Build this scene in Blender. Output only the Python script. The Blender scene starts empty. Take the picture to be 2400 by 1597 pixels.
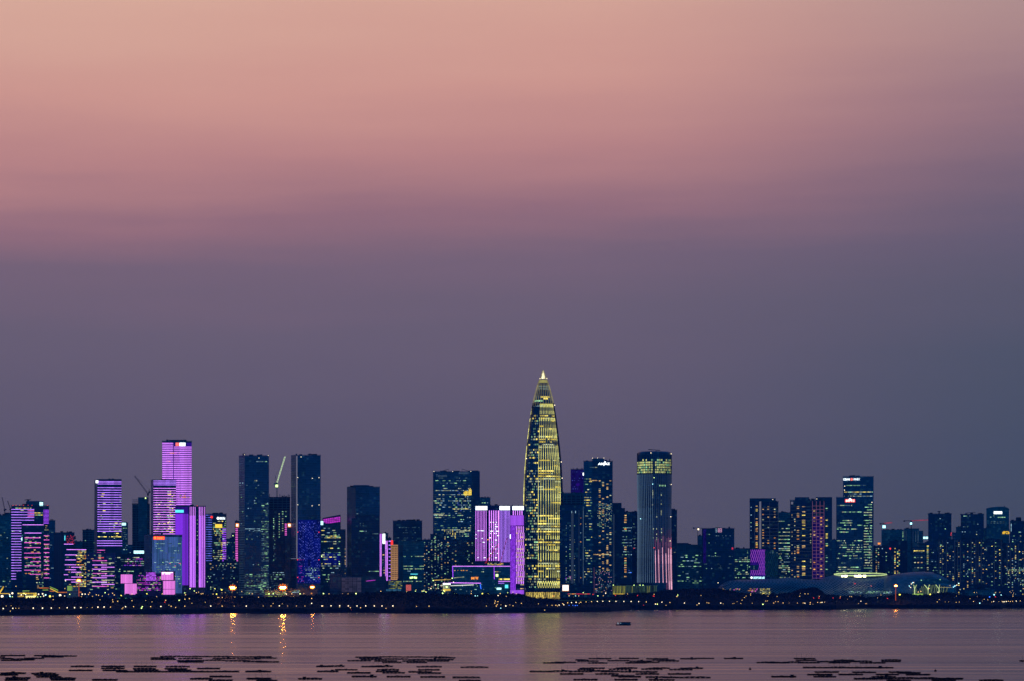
import bpy, math, random
from mathutils import Vector, Matrix
R = random.Random(7)
sc = bpy.context.scene
COL = sc.collection
# ------------------------------------------------------------------ camera
F = 7490.0      # focal length in photo pixels (2400 px wide)
HZ = 1380.0     # horizon row in the photo
HAZE = 0.000026   # even density of the evening air
EYE = 35.0      # eye height above the water
def P(px, py, Y):
    """photo pixel + distance -> world x, z"""
    return (px - 1200.0) / F * Y, EYE + (HZ - py) / F * Y
cam = bpy.data.cameras.new('camera'); co = bpy.data.objects.new('camera', cam); COL.objects.link(co)
cam.sensor_width = 36.0; cam.sensor_fit = 'HORIZONTAL'
cam.lens = 36.0 * F / 2400.0
cam.shift_y = (HZ - 798.5) / 2400.0
cam.clip_start = 1.0; cam.clip_end = 120000.0
co.location = (0, 0, EYE); co.rotation_euler = (math.radians(90), 0, 0)
sc.camera = co
# ------------------------------------------------------------------ view
sc.view_settings.view_transform = 'Standard'; sc.view_settings.look = 'None'
sc.view_settings.exposure = 0.0; sc.view_settings.gamma = 1.0
sc.cycles.use_denoising = True
sc.cycles.max_bounces = 5; sc.cycles.diffuse_bounces = 2; sc.cycles.glossy_bounces = 3
sc.cycles.sample_clamp_indirect = 60.0

def s2l(c):
    return tuple(((v/255.0)/12.92 if v <= 10.3 else ((v/255.0+0.055)/1.055)**2.4) for v in c)
def rgba(c): return tuple(s2l(c)) + (1.0,)

# ------------------------------------------------------------------ dusk sky (world)
W = bpy.data.worlds.new('World'); sc.world = W; W.use_nodes = True
nt = W.node_tree; nt.nodes.clear()
def N(nt, t, **k):
    n = nt.nodes.new(t)
    for a, b in k.items(): setattr(n, a, b)
    return n
def math_(nt, op, a, b=None, c=None, clamp=False):
    n = N(nt, 'ShaderNodeMath', operation=op, use_clamp=clamp)
    for i, v in enumerate((a, b, c)):
        if v is None: continue
        if isinstance(v, (int, float)): n.inputs[i].default_value = v
        else: nt.links.new(v, n.inputs[i])
    return n.outputs[0]
def maprange(nt, v, a, b, c=0.0, d=1.0, smooth=True):
    n = N(nt, 'ShaderNodeMapRange', interpolation_type='SMOOTHSTEP' if smooth else 'LINEAR')
    nt.links.new(v, n.inputs[0])
    for i, x in enumerate((a, b, c, d)): n.inputs[i+1].default_value = x
    return n.outputs[0]
def mix(nt, f, a, b, mode='MIX'):
    n = N(nt, 'ShaderNodeMix', data_type='RGBA', blend_type=mode)
    for i, v in ((0, f), (6, a), (7, b)):
        if isinstance(v, (int, float, tuple)): n.inputs[i].default_value = v
        else: nt.links.new(v, n.inputs[i])
    return n.outputs[2]
def ramp(nt, v, stops):
    n = N(nt, 'ShaderNodeValToRGB'); nt.links.new(v, n.inputs[0])
    e = n.color_ramp.elements
    while len(e) > 1: e.remove(e[-1])
    for i, (p, c) in enumerate(stops):
        x = e[0] if i == 0 else e.new(p)
        x.position = p; x.color = rgba(c)
    return n.outputs[0]
tc = N(nt, 'ShaderNodeTexCoord'); sep = N(nt, 'ShaderNodeSeparateXYZ')
nt.links.new(tc.outputs['Generated'], sep.inputs[0])
dx, dy, dz = sep.outputs
az = math_(nt, 'MULTIPLY', math_(nt, 'ARCTAN2', dx, dy), 57.2958)
el = math_(nt, 'MULTIPLY', math_(nt, 'ARCSINE', dz), 57.2958)
# long soft streaks of cloud drawn out by the long exposure
cmb = N(nt, 'ShaderNodeCombineXYZ')
nt.links.new(math_(nt, 'MULTIPLY', az, 0.06), cmb.inputs[0])
nt.links.new(math_(nt, 'MULTIPLY', math_(nt, 'ADD', el, math_(nt, 'MULTIPLY', az, 0.03)), 0.42), cmb.inputs[1])
ns = N(nt, 'ShaderNodeTexNoise'); ns.inputs['Scale'].default_value = 1.0; ns.inputs['Detail'].default_value = 3.0; ns.inputs['Roughness'].default_value = 0.45
nt.links.new(cmb.outputs[0], ns.inputs[0])
cl = math_(nt, 'MULTIPLY', math_(nt, 'SUBTRACT', ns.outputs[0], 0.5), 1.8)
cm2 = N(nt, 'ShaderNodeCombineXYZ'); nt.links.new(math_(nt, 'MULTIPLY', az, 0.16), cm2.inputs[0])
nt.links.new(math_(nt, 'MULTIPLY', math_(nt, 'ADD', el, math_(nt, 'MULTIPLY', az, -0.02)), 1.9), cm2.inputs[1])
n2_ = N(nt, 'ShaderNodeTexNoise'); n2_.inputs['Scale'].default_value = 1.0; n2_.inputs['Detail'].default_value = 5.0; n2_.inputs['Roughness'].default_value = 0.55
nt.links.new(cm2.outputs[0], n2_.inputs[0])
cl = math_(nt, 'ADD', cl, math_(nt, 'MULTIPLY', math_(nt, 'SUBTRACT', n2_.outputs[0], 0.5), 0.7))
e2 = math_(nt, 'ADD', math_(nt, 'SUBTRACT', el, math_(nt, 'MULTIPLY', math_(nt, 'MAXIMUM', math_(nt, 'ADD', az, 6.0), 0.0), 0.062)), cl)
# compress elevation 0..90 onto a ramp: t = e/(e+12)
e2p = math_(nt, 'MAXIMUM', e2, 0.0)
t = math_(nt, 'DIVIDE', e2p, math_(nt, 'ADD', e2p, 12.0))
T = lambda e: e/(e+12.0)
SKY_L = [(0,(93,88,103)),(1.5,(97,91,108)),(3.0,(102,94,113)),(4.4,(109,98,117)),(5.5,(121,102,121)),(6.4,(150,112,126)),(7.4,(188,135,136)),
         (8.8,(209,154,145)),(10.6,(221,174,157)),(15,(222,174,152)),(24,(190,140,140)),(40,(95,84,118)),(60,(40,50,100)),(89,(20,34,84))]
SKY_R = [(0,(70,79,96)),(1.5,(75,84,100)),(3.0,(81,87,105)),(4.4,(93,91,110)),(5.5,(102,94,115)),(6.4,(124,104,121)),(7.4,(146,116,128)),
         (8.8,(170,137,139)),(10.6,(183,153,150)),(15,(186,150,146)),(24,(150,120,132)),(40,(80,78,114)),(60,(36,48,98)),(89,(20,34,84))]
cL = ramp(nt, t, [(T(a), c) for a, c in SKY_L]); cR = ramp(nt, t, [(T(a), c) for a, c in SKY_R])
front = mix(nt, maprange(nt, az, 0.5, 11.0), cL, cR)
# unseen sky behind the camera, made bright blue to light the facades
back = ramp(nt, maprange(nt, dz, 0.0, 1.0, smooth=False), [(0, (0, 138, 190)), (0.35, (0, 116, 180)), (1.0, (10, 44, 110))])
skyc = mix(nt, maprange(nt, dy, 0.35, 0.92), back, front)
bg = N(nt, 'ShaderNodeBackground'); bg.inputs[1].default_value = 1.0
wo = N(nt, 'ShaderNodeOutputWorld')
nt.links.new(skyc, bg.inputs[0]); nt.links.new(bg.outputs[0], wo.inputs[0])

# ------------------------------------------------------------------ materials
MATS = {}
def bsdf(name):
    m = bpy.data.materials.new(name); m.use_nodes = True
    return m, m.node_tree, m.node_tree.nodes['Principled BSDF']
def facade(name, col, line, rough=0.35, metal=0.0, fh=4.0, mw=3.0, frac=0.28, spec=0.5, dim=0.12):
    """glass or cladding with floor bands and mullions, panels that vary a little"""
    m, t_, b = bsdf(name)
    g = N(t_, 'ShaderNodeNewGeometry'); s = N(t_, 'ShaderNodeSeparateXYZ'); t_.links.new(g.outputs['Position'], s.inputs[0])
    fz = math_(t_, 'FRACT', math_(t_, 'DIVIDE', s.outputs[2], fh))
    fx = math_(t_, 'FRACT', math_(t_, 'DIVIDE', math_(t_, 'ADD', s.outputs[0], s.outputs[1]), mw))
    ln = math_(t_, 'MAXIMUM', math_(t_, 'LESS_THAN', fz, frac), math_(t_, 'LESS_THAN', fx, 0.13))
    v = N(t_, 'ShaderNodeVectorMath', operation='SNAP'); t_.links.new(g.outputs['Position'], v.inputs[0]); v.inputs[1].default_value = (mw*2, mw*2, fh)
    wn = N(t_, 'ShaderNodeTexWhiteNoise'); t_.links.new(v.outputs[0], wn.inputs[0])
    big = N(t_, 'ShaderNodeTexNoise'); big.inputs['Scale'].default_value = 0.02; big.inputs['Detail'].default_value = 2
    t_.links.new(g.outputs['Position'], big.inputs[0])
    var = math_(t_, 'ADD', math_(t_, 'MULTIPLY', wn.outputs[0], 0.5), math_(t_, 'MULTIPLY', big.outputs[0], 1.0))
    base = mix(t_, ln, rgba(col), rgba(line))
    hs = N(t_, 'ShaderNodeHueSaturation'); t_.links.new(base, hs.inputs['Color']); t_.links.new(var, hs.inputs['Value'])
    t_.links.new(hs.outputs[0], b.inputs['Base Color'])
    t_.links.new(math_(t_, 'ADD', math_(t_, 'MULTIPLY', wn.outputs[0], 0.25), rough), b.inputs['Roughness'])
    b.inputs['Metallic'].default_value = metal
    wn2 = N(t_, 'ShaderNodeTexWhiteNoise'); v2 = N(t_, 'ShaderNodeVectorMath', operation='SNAP'); t_.links.new(g.outputs['Position'], v2.inputs[0]); v2.inputs[1].default_value = (mw*1.3, 400, fh); t_.links.new(v2.outputs[0], wn2.inputs[0])
    pane = math_(t_, 'MULTIPLY', math_(t_, 'GREATER_THAN', wn2.outputs[0], 0.88), math_(t_, 'SUBTRACT', 1.0, ln))
    b.inputs['Emission Color'].default_value = rgba((70, 128, 140))
    t_.links.new(math_(t_, 'MULTIPLY', pane, maprange(t_, wn2.outputs[0], 0.88, 1.0, 0.01, dim, smooth=False)), b.inputs['Emission Strength'])
    m.cycles.emission_sampling = 'NONE'
    b.inputs['Specular IOR Level'].default_value = spec
    MATS[name] = m; return m
facade('glass_navy', (38, 84, 118), (60, 108, 140), 0.25, 0.25)
facade('glass_dark', (28, 60, 94), (44, 76, 112), 0.3, 0.2)
facade('glass_teal', (34, 104, 122), (62, 130, 142), 0.25, 0.2)
facade('glass_pale', (84, 110, 134), (120, 140, 156), 0.3, 0.15)
facade('tile_grey', (70, 84, 108), (104, 112, 132), 0.6, 0.0, 3.0, 3.6, 0.3)
facade('tile_blue', (46, 66, 104), (84, 98, 128), 0.6, 0.0, 3.0, 3.3, 0.25)
facade('tile_dark', (28, 54, 88), (52, 76, 108), 0.6, 0.0, 3.0, 3.3, 0.2)
facade('tile_rose', (84, 80, 100), (170, 130, 132), 0.6, 0.0, 6.0, 30, 0.3)
facade('violet_glass', (60, 40, 110), (74, 52, 130), 0.3, 0.1)
facade('slab_open', (20, 40, 60), (120, 140, 150), 0.7, 0.0, 4.2, 8.0, 0.25, dim=0.0)
facade('concrete', (100, 106, 112), (126, 130, 134), 0.8, 0.0, 8.0, 9.0, 0.05, dim=0.0)
facade('plum_clad', (90, 78, 104), (120, 100, 126), 0.6, 0.0, 60.0, 4.2, 0.02, dim=0.0)
facade('steel_white', (146, 146, 156), (170, 170, 178), 0.4, 0.3, 3.0, 3.0, 0.1, dim=0.0)
facade('steel_dark', (40, 48, 60), (52, 60, 72), 0.5, 0.5, 3.0, 3.0, 0.1, dim=0.0)

def glow(name, col, k=1.0, cell=None, lo=0.35, rnd=0.0, sample=False, grad=None):
    """an emitter: lamps, and lit walls; cell=(x,z) metres breaks it into panes/tubes of different brightness"""
    m = bpy.data.materials.new(name); m.use_nodes = True; t_ = m.node_tree; t_.nodes.clear()
    e = N(t_, 'ShaderNodeEmission'); o = N(t_, 'ShaderNodeOutputMaterial'); t_.links.new(e.outputs[0], o.inputs[0])
    e.inputs[0].default_value = rgba(col)
    st = None
    if cell:
        g = N(t_, 'ShaderNodeNewGeometry')
        v = N(t_, 'ShaderNodeVectorMath', operation='SNAP'); t_.links.new(g.outputs['Position'], v.inputs[0]); v.inputs[1].default_value = (cell[0], 500, cell[1])
        wn = N(t_, 'ShaderNodeTexWhiteNoise'); t_.links.new(v.outputs[0], wn.inputs[0])
        st = maprange(t_, wn.outputs[0], 0.0, 1.0, k*lo, k*1.15, smooth=False)
    if rnd:
        oi = N(t_, 'ShaderNodeObjectInfo')
        r_ = maprange(t_, oi.outputs['Random'], 0.0, 1.0, 1.0-rnd, 1.0+rnd*0.4, smooth=False)
        st = math_(t_, 'MULTIPLY', r_, st if st is not None else k)
    if st is None: e.inputs[1].default_value = k
    else: t_.links.new(st, e.inputs[1])
    m.cycles.emission_sampling = 'AUTO' if sample else 'NONE'
    MATS[name] = m; return m
glow('win_gold', (255, 230, 108), 1.75, (3.2, 4), 0.3, 0.5)
glow('win_warm', (250, 205, 130), 1.0, (3.0, 3), 0.4, 0.5)
glow('win_amber', (255, 170, 70), 1.2, (3.0, 3), 0.5, 0.4)
glow('win_cream', (225, 236, 186), 0.95, (3.2, 4), 0.3, 0.55)
glow('win_green', (170, 234, 172), 1.15, (3.2, 4), 0.25, 0.6)
glow('win_cool', (170, 215, 235), 0.85, (3.2, 4), 0.25, 0.6)
glow('win_dim', (110, 150, 160), 0.5, (3.2, 4), 0.2, 0.6)
glow('win_bluedot', (86, 106, 240), 0.75, (2.5, 3), 0.2, 0.5)
glow('led_pink', (218, 132, 255), 1.75, (5, 50), 0.82, 0.06)
glow('led_lilac', (178, 122, 255), 1.9, (6, 50), 0.75, 0.1)
glow('led_violet', (160, 72, 250), 1.4, (2, 30), 0.7)
glow('led_rose', (238, 104, 212), 1.5, (6, 50), 0.7, 0.1)
glow('led_blue', (104, 118, 240), 1.0, (4, 9), 0.3, 0.3)
glow('led_steel', (120, 160, 190), 0.32, (2, 12), 0.4, 0.3)
glow('led_violet_panel', (138, 52, 245), 1.0, (3.4, 400), 0.5)
glow('led_violet_pale', (168, 84, 245), 0.95, (3.0, 400), 0.4)
glow('glow_indigo', (60, 18, 165), 0.55, (3, 40), 0.55)  # low emission; behind LED strips it stands in for their spill
glow('led_deepblue', (14, 26, 155), 0.42, (5, 12), 0.4)
glow('glow_deepviolet', (34, 8, 120), 0.45, (3, 4), 0.5)  # dim violet emission; behind light tubes it imitates their spill
glow('led_bluegreen', (60, 120, 160), 0.5, (1.6, 400), 0.35)
glow('led_magenta', (215, 60, 225), 0.85, (4, 4), 0.55)
glow('screen_pink', (240, 130, 235), 1.0, (1.6, 100), 0.85)
glow('purple_mosaic', (190, 90, 250), 1.0, (1.8, 1.8), 0.05)
glow('purple_weave', (150, 60, 245), 0.9, (1.5, 2.2), 0.55)
glow('sign_white', (240, 252, 255), 2.2)
glow('sign_cyan', (90, 225, 245), 1.5)
glow('sign_cyanwhite', (190, 250, 255), 1.8)
glow('sign_red', (255, 50, 40), 1.6)
glow('sign_redpale', (255, 120, 110), 1.3)
glow('sign_orange', (255, 150, 60), 1.5)
glow('sign_yellow', (255, 215, 70), 1.3)
glow('sign_faint', (90, 120, 150), 0.45)
glow('line_gold', (244, 236, 126), 1.75, (600, 6), 0.05)
glow('line_yellow', (250, 205, 70), 0.95, (5, 5), 0.6)
glow('line_amber', (235, 130, 50), 0.8, (5, 5), 0.6)
glow('line_green', (170, 220, 90), 0.8, (5, 5), 0.6)
glow('line_white', (235, 245, 225), 1.2)
glow('line_red', (255, 60, 80), 1.0, (3, 3), 0.5)
glow('line_pinktall', (240, 176, 200), 1.35, (600, 16), 0.8)
glow('line_steel', (90, 115, 150), 0.2, (600, 30), 0.8)
glow('crown_fill', (222, 230, 140), 1.3, (3.4, 6), 0.4)
glow('amber_wall', (225, 166, 110), 0.58, (60, 6), 0.85)  # orange wash on a wall, put in as emission
glow('curtain_lime', (200, 205, 90), 0.62, (2.2, 30), 0.3)
glow('curtain_green', (90, 130, 100), 0.42, (2.2, 30), 0.2)
glow('stair_edge', (130, 130, 150), 0.6)
glow('lamp_warm', (255, 205, 120), 1.9)
glow('lamp_white', (255, 236, 195), 2.4)
glow('lamp_green', (215, 255, 150), 2.8)
glow('lamp_cyan', (170, 245, 255), 2.8)
glow('halo_amber', (255, 120, 30), 0.95)  # for the added halo blocks round the mast lamps
glow('lamp_red', (255, 60, 50), 2.0)
glow('lamp_blue', (50, 110, 255), 2.5)
glow('lamp_orange', (255, 150, 50), 60.0, sample=True)
glow('mast_orange', (230, 100, 40), 0.75)  # lamplight on the tall poles, put in as emission
glow('flood_white', (255, 246, 190), 5.0)
glow('diamond_pink', (190, 90, 235), 0.75, (2, 4), 0.7)
glow('diamond_dark', (40, 110, 120), 0.22, (2, 4), 0.4)
glow('frame_pink', (170, 112, 150), 0.38, (600, 40), 0.7)
glow('sign_warmwhite', (255, 236, 222), 1.8)
glow('sign_amber', (255, 200, 40), 1.2)
glow('line_gold_hot', (255, 242, 190), 2.2, (2, 6), 0.6)
glow('line_gold_dim', (220, 208, 140), 0.8, (600, 9), 0.25)
glow('win_gold_deep', (222, 194, 70), 1.2, (3.2, 4), 0.3)
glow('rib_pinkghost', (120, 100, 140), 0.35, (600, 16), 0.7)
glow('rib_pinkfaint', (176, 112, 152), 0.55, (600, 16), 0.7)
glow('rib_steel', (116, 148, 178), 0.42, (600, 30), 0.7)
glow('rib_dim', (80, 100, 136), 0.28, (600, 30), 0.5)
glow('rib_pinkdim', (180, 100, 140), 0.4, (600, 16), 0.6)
glow('strut_lime', (170, 200, 130), 0.42)  # lit look of the arch struts, put in as emission
glow('lamp_yellow', (250, 240, 90), 2.6); glow('boom_lit', (200, 230, 175), 1.2); glow('crane_red', (235, 50, 70), 0.65, (4, 4), .4); glow('crane_redfaint', (190, 30, 60), 0.6, (3, 3), .2)
glow('line_steel_soft', (60, 110, 110), 0.28); glow('canopy_glow', (255, 240, 150), 1.6); glow('line_cyan', (120, 240, 200), 0.9)
glow('lobby_glow', (240, 210, 100), 1.1, (2.2, 4), 0.15)
glow('sign_pinkpale', (225, 165, 200), 0.8)
glow('rim_lime', (200, 226, 150), 1.5, (8, 8), 0.6)

def plain(name, col, rough=0.8, noise=0.02, amp=0.5):
    m, t_, b = bsdf(name)
    g = N(t_, 'ShaderNodeNewGeometry'); n = N(t_, 'ShaderNodeTexNoise'); n.inputs['Scale'].default_value = noise; n.inputs['Detail'].default_value = 5
    t_.links.new(g.outputs['Position'], n.inputs[0])
    c2 = tuple(v*amp for v in col)
    t_.links.new(mix(t_, maprange(t_, n.outputs[0], 0.3, 0.7), rgba(col), rgba(c2)), b.inputs['Base Color'])
    b.inputs['Roughness'].default_value = rough; b.inputs['Specular IOR Level'].default_value = 0.08
    MATS[name] = m; return m
plain('ground', (24, 30, 36), 0.9, 0.01)
plain('leaf', (14, 38, 44), 0.8, 0.15, 0.5)
plain('bark', (60, 50, 40), 0.9, 0.6)
plain('raft_wood', (10, 16, 26), 0.8, 0.8)
plain('drum', (10, 18, 30), 0.5, 1.0)
plain('hull', (30, 44, 78), 0.5, 0.5)
plain('hull_pale', (120, 126, 140), 0.5, 0.5)
plain('pole', (50, 54, 60), 0.6, 0.5)
plain('road', (60, 62, 66), 0.85, 0.1)

# shell of the sports centre: white lattice with diamonds of glass
def shell_mat():
    m, t_, b = bsdf('lattice_shell')
    g = N(t_, 'ShaderNodeNewGeometry'); s = N(t_, 'ShaderNodeSeparateXYZ'); t_.links.new(g.outputs['Position'], s.inputs[0])
    u = math_(t_, 'MULTIPLY', s.outputs[0], 0.16); w = math_(t_, 'MULTIPLY', math_(t_, 'ADD', s.outputs[2], math_(t_, 'MULTIPLY', s.outputs[1], -0.25)), 0.30)
    a = math_(t_, 'ABSOLUTE', math_(t_, 'SUBTRACT', math_(t_, 'FRACT', math_(t_, 'ADD', u, w)), 0.5))
    c = math_(t_, 'ABSOLUTE', math_(t_, 'SUBTRACT', math_(t_, 'FRACT', math_(t_, 'SUBTRACT', u, w)), 0.5))
    strut = math_(t_, 'LESS_THAN', math_(t_, 'MINIMUM', a, c), 0.13)
    low = maprange(t_, s.outputs[2], 64.0, 38.0)
    solid = math_(t_, 'MAXIMUM', strut, math_(t_, 'SUBTRACT', 1.0, low))
    t_.links.new(mix(t_, solid, rgba((30, 60, 78)), rgba((150, 150, 158))), b.inputs['Base Color'])
    b.inputs['Roughness'].default_value = 0.45
    MATS['lattice_shell'] = m
shell_mat()

# water: long exposure, so smooth, with wind lanes and soft stretched reflections
def water_mat():
    m, t_, b = bsdf('sea_water')
    g = N(t_, 'ShaderNodeNewGeometry'); s = N(t_, 'ShaderNodeSeparateXYZ'); t_.links.new(g.outputs['Position'], s.inputs[0])
    # lanes keep about the same angular size at every distance: the swell lanes lengthen offshore
    ly = math_(t_, 'MULTIPLY', math_(t_, 'LOGARITHM', math_(t_, 'MAXIMUM', s.outputs[1], 50.0), 2.718), 60.0)
    def lane(sx, sy, det, seed):
        c = N(t_, 'ShaderNodeCombineXYZ')
        t_.links.new(math_(t_, 'MULTIPLY', s.outputs[0], sx), c.inputs[0]); t_.links.new(math_(t_, 'MULTIPLY', s.outputs[1], sy), c.inputs[1]); c.inputs[2].default_value = seed
        n = N(t_, 'ShaderNodeTexNoise'); n.inputs['Scale'].default_value = 1.0; n.inputs['Detail'].default_value = det; n.inputs['Roughness'].default_value = 0.62
        t_.links.new(c.outputs[0], n.inputs[0]); return n.outputs[0]
    n1 = lane(0.0001, 0.004, 1.0, 1.0)
    n3 = lane(0.0005, 0.0016, 2.0, 9.0)
    def lanes_log(kx, ky, det, seed):
        # swell bands grow longer with distance, so that they read as fine lines all the way to the shore
        c = N(t_, 'ShaderNodeCombineXYZ'); t_.links.new(math_(t_, 'MULTIPLY', math_(t_, 'DIVIDE', s.outputs[0], math_(t_, 'MAXIMUM', s.outputs[1], 50.0)), kx), c.inputs[0])
        t_.links.new(math_(t_, 'MULTIPLY', ly, ky), c.inputs[1]); c.inputs[2].default_value = seed
        n = N(t_, 'ShaderNodeTexNoise'); n.inputs['Scale'].default_value = 1.0; n.inputs['Detail'].default_value = det; n.inputs['Roughness'].default_value = 0.7
        t_.links.new(c.outputs[0], n.inputs[0]); return n.outputs[0]
    l1 = lanes_log(0.8, 0.34, 2.0, 3.0)
    l2 = lanes_log(1.8, 1.1, 1.0, 21.0)
    sw = math_(t_, 'ADD', math_(t_, 'MULTIPLY', math_(t_, 'SUBTRACT', l1, 0.5), 0.15), math_(t_, 'MULTIPLY', math_(t_, 'SUBTRACT', l2, 0.5), 0.16))
    tilt = math_(t_, 'SUBTRACT', math_(t_, 'ADD', sw, math_(t_, 'MULTIPLY', math_(t_, 'SUBTRACT', n1, 0.5), 0.04)), 0.026)
    nv = N(t_, 'ShaderNodeCombineXYZ'); t_.links.new(tilt, nv.inputs[1]); nv.inputs[2].default_value = 1.0
    nn = N(t_, 'ShaderNodeVectorMath', operation='NORMALIZE'); t_.links.new(nv.outputs[0], nn.inputs[0]); t_.links.new(nn.outputs[0], b.inputs['Normal'])
    t_.links.new(math_(t_, 'ADD', math_(t_, 'MULTIPLY', math_(t_, 'SUBTRACT', n3, 0.5), 0.10), 0.185), b.inputs['Roughness'])
    b.inputs['Base Color'].default_value = rgba((26, 36, 60))
    b.inputs['IOR'].default_value = 1.333
    MATS['sea_water'] = m
water_mat()

# ------------------------------------------------------------------ mesh helpers
class MB:
    def __init__(s): s.v = []; s.f = []
    def box(s, x0, x1, y0, y1, z0, z1):
        n = len(s.v)
        s.v += [(x0,y0,z0),(x1,y0,z0),(x1,y1,z0),(x0,y1,z0),(x0,y0,z1),(x1,y0,z1),(x1,y1,z1),(x0,y1,z1)]
        s.f += [tuple(n+i for i in q) for q in ((0,3,2,1),(4,5,6,7),(0,1,5,4),(1,2,6,5),(2,3,7,6),(3,0,4,7))]
    def prism(s, poly, z0, z1, top=None):
        """poly counter-clockwise seen from above; z1 may be a list of heights; top: scaled polygon"""
        n = len(s.v); k = len(poly); zt = z1 if isinstance(z1, (list, tuple)) else [z1]*k; tp = top or poly
        s.v += [(x, y, z0) for x, y in poly] + [(x, y, z) for (x, y), z in zip(tp, zt)]
        s.f += [tuple(n+i for i in reversed(range(k))), tuple(n+k+i for i in range(k))]
        s.f += [(n+i, n+(i+1) % k, n+k+(i+1) % k, n+k+i) for i in range(k)]
    def bar(s, a, b, w, h=None):
        a = Vector(a); b = Vector(b); d = (b-a).normalized(); h = h or w
        up = Vector((0, 1, 0)) if abs(d.y) < 0.9 else Vector((0, 0, 1))
        u = d.cross(up).normalized()*w/2; v = d.cross(u).normalized()*h/2
        n = len(s.v)
        for p in (a, b): s.v += [tuple(p-u-v), tuple(p+u-v), tuple(p+u+v), tuple(p-u+v)]
        s.f += [tuple(n+i for i in q) for q in ((0,3,2,1),(4,5,6,7),(0,1,5,4),(1,2,6,5),(2,3,7,6),(3,0,4,7))]
    def tube(s, pts, r, k=6):
        n = len(s.v)
        rr = r if isinstance(r, (list, tuple)) else [r]*len(pts)
        for i, p in enumerate(pts):
            p = Vector(p); a = Vector(pts[max(i-1, 0)]); b = Vector(pts[min(i+1, len(pts)-1)]); d = (b-a).normalized()
            up = Vector((0, 1, 0)) if abs(d.y) < 0.9 else Vector((1, 0, 0))
            u = d.cross(up).normalized(); v = d.cross(u).normalized()
            for j in range(k):
                a_ = 2*math.pi*j/k; s.v.append(tuple(p+(u*math.cos(a_)+v*math.sin(a_))*rr[i]))
        for i in range(len(pts)-1):
            for j in range(k): s.f.append((n+i*k+j, n+i*k+(j+1) % k, n+(i+1)*k+(j+1) % k, n+(i+1)*k+j))
        s.f.append(tuple(n+j for j in reversed(range(k)))); s.f.append(tuple(n+(len(pts)-1)*k+j for j in range(k)))
    def lathe(s, prof, cx, cy, k=48, a0=0, a1=2*math.pi):
        n = len(s.v); full = abs(a1-a0-2*math.pi) < 1e-6; m = k if full else k+1
        for r, z in prof:
            for j in range(m):
                a = a0+(a1-a0)*j/k; s.v.append((cx+r*math.cos(a), cy+r*math.sin(a), z))
        for i in range(len(prof)-1):
            for j in range(k):
                j2 = (j+1) % m; s.f.append((n+i*m+j, n+i*m+j2, n+(i+1)*m+j2, n+(i+1)*m+j))
        if full:
            s.f.append(tuple(n+j for j in reversed(range(m)))); s.f.append(tuple(n+(len(prof)-1)*m+j for j in range(m)))
    def mesh(s, name, mat, off=(0, 0, 0)):
        me = bpy.data.meshes.new(name)
        me.from_pydata([(x-off[0], y-off[1], z-off[2]) for x, y, z in s.v], [], s.f); me.update()
        me.materials.append(MATS[mat]); return me
    def build(s, name, mat, parent=None, smooth=False):
        off = tuple(parent_world(parent)) if parent else (0, 0, 0)
        me = s.mesh(name, mat, off)
        if smooth:
            for p in me.polygons: p.use_smooth = True
        o = bpy.data.objects.new(name, me); COL.objects.link(o); o.parent = parent; return o
WLOC = {}
def parent_world(p):
    v = Vector((0, 0, 0))
    while p is not None: v += p.location; p = p.parent
    return v
def tag(o, label, cat, group=None, kind=None):
    if label: o['label'] = label
    if cat: o['category'] = cat
    if group: o['group'] = group
    if kind: o['kind'] = kind
    return o
def root(name, label, cat, loc, group=None):
    o = bpy.data.objects.new(name, None); COL.objects.link(o); o.location = loc; o.empty_display_size = 5
    return tag(o, label, cat, group)
UB = {}
def ubox(mat):
    if mat not in UB:
        b = MB(); b.box(-.5, .5, -.5, .5, -.5, .5); UB[mat] = b.mesh('lit_box', mat)
    return UB[mat]
def sbox(name, mat, parent, x0, x1, y0, y1, z0, z1):
    o = bpy.data.objects.new(name, ubox(mat)); COL.objects.link(o)
    pw = parent_world(parent)
    o.parent = parent
    o.location = ((x0+x1)/2-pw.x, (y0+y1)/2-pw.y, (z0+z1)/2-pw.z)
    o.scale = (max(abs(x1-x0), .05), max(abs(y1-y0), .05), max(abs(z1-z0), .05))
    return o

# ------------------------------------------------------------------ shore line and tree line, read off the photograph and placed at their distance
SHORE = [(-900,1446),(-200,1444.5),(0,1443.8),(90,1443),(250,1441),(400,1440.2),(530,1437.6),(600,1439),(720,1438.6),(770,1437),(870,1437),(950,1438.6),(1130,1438.6),(1200,1437),
         (1300,1436.4),(1430,1434),(1475,1429.8),(1700,1430),(1960,1429.6),(2010,1427.2),(2030,1426.6),(2100,1427.6),(2345,1427.6),(2356,1426.6),(2500,1426.4),(3300,1425)]
TREES = [(-900,1404),(0,1402),(150,1401),(300,1402),(400,1397),(480,1393),(540,1396),(600,1399),(700,1397),(780,1393),(850,1391),(930,1386),(1000,1391),(1100,1394),(1220,1393),(1255,1401),(1300,1404),
         (1420,1401),(1500,1391),(1570,1383),(1600,1380),(1690,1379),(1730,1389),(1800,1394),(1850,1389),(1880,1379),(1915,1377),(1935,1392),(1960,1396),(2080,1398),(2110,1389),(2150,1395),
         (2195,1391),(2215,1387),(2240,1391),(2260,1396),(2400,1398),(3300,1398)]
def interp(tab, x):
    if x <= tab[0][0]: return tab[0][1]
    for (a, b), (c, d) in zip(tab, tab[1:]):
        if x <= c: return b+(d-b)*(x-a)/(c-a)
    return tab[-1][1]
def shoreY(px): return F*EYE/(interp(SHORE, px)-HZ)
BELT = 150.0
def canopy(px, s):
    """height of the tree tops s metres behind the shore line"""
    Yt = shoreY(px)+BELT; zt = EYE-(interp(TREES, px)-HZ)/F*Yt
    if s < 12: return 5.0
    u = min(1.0, (s-12)/(BELT-12)); return 7.5+(zt-7.5)*u**0.8
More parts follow.
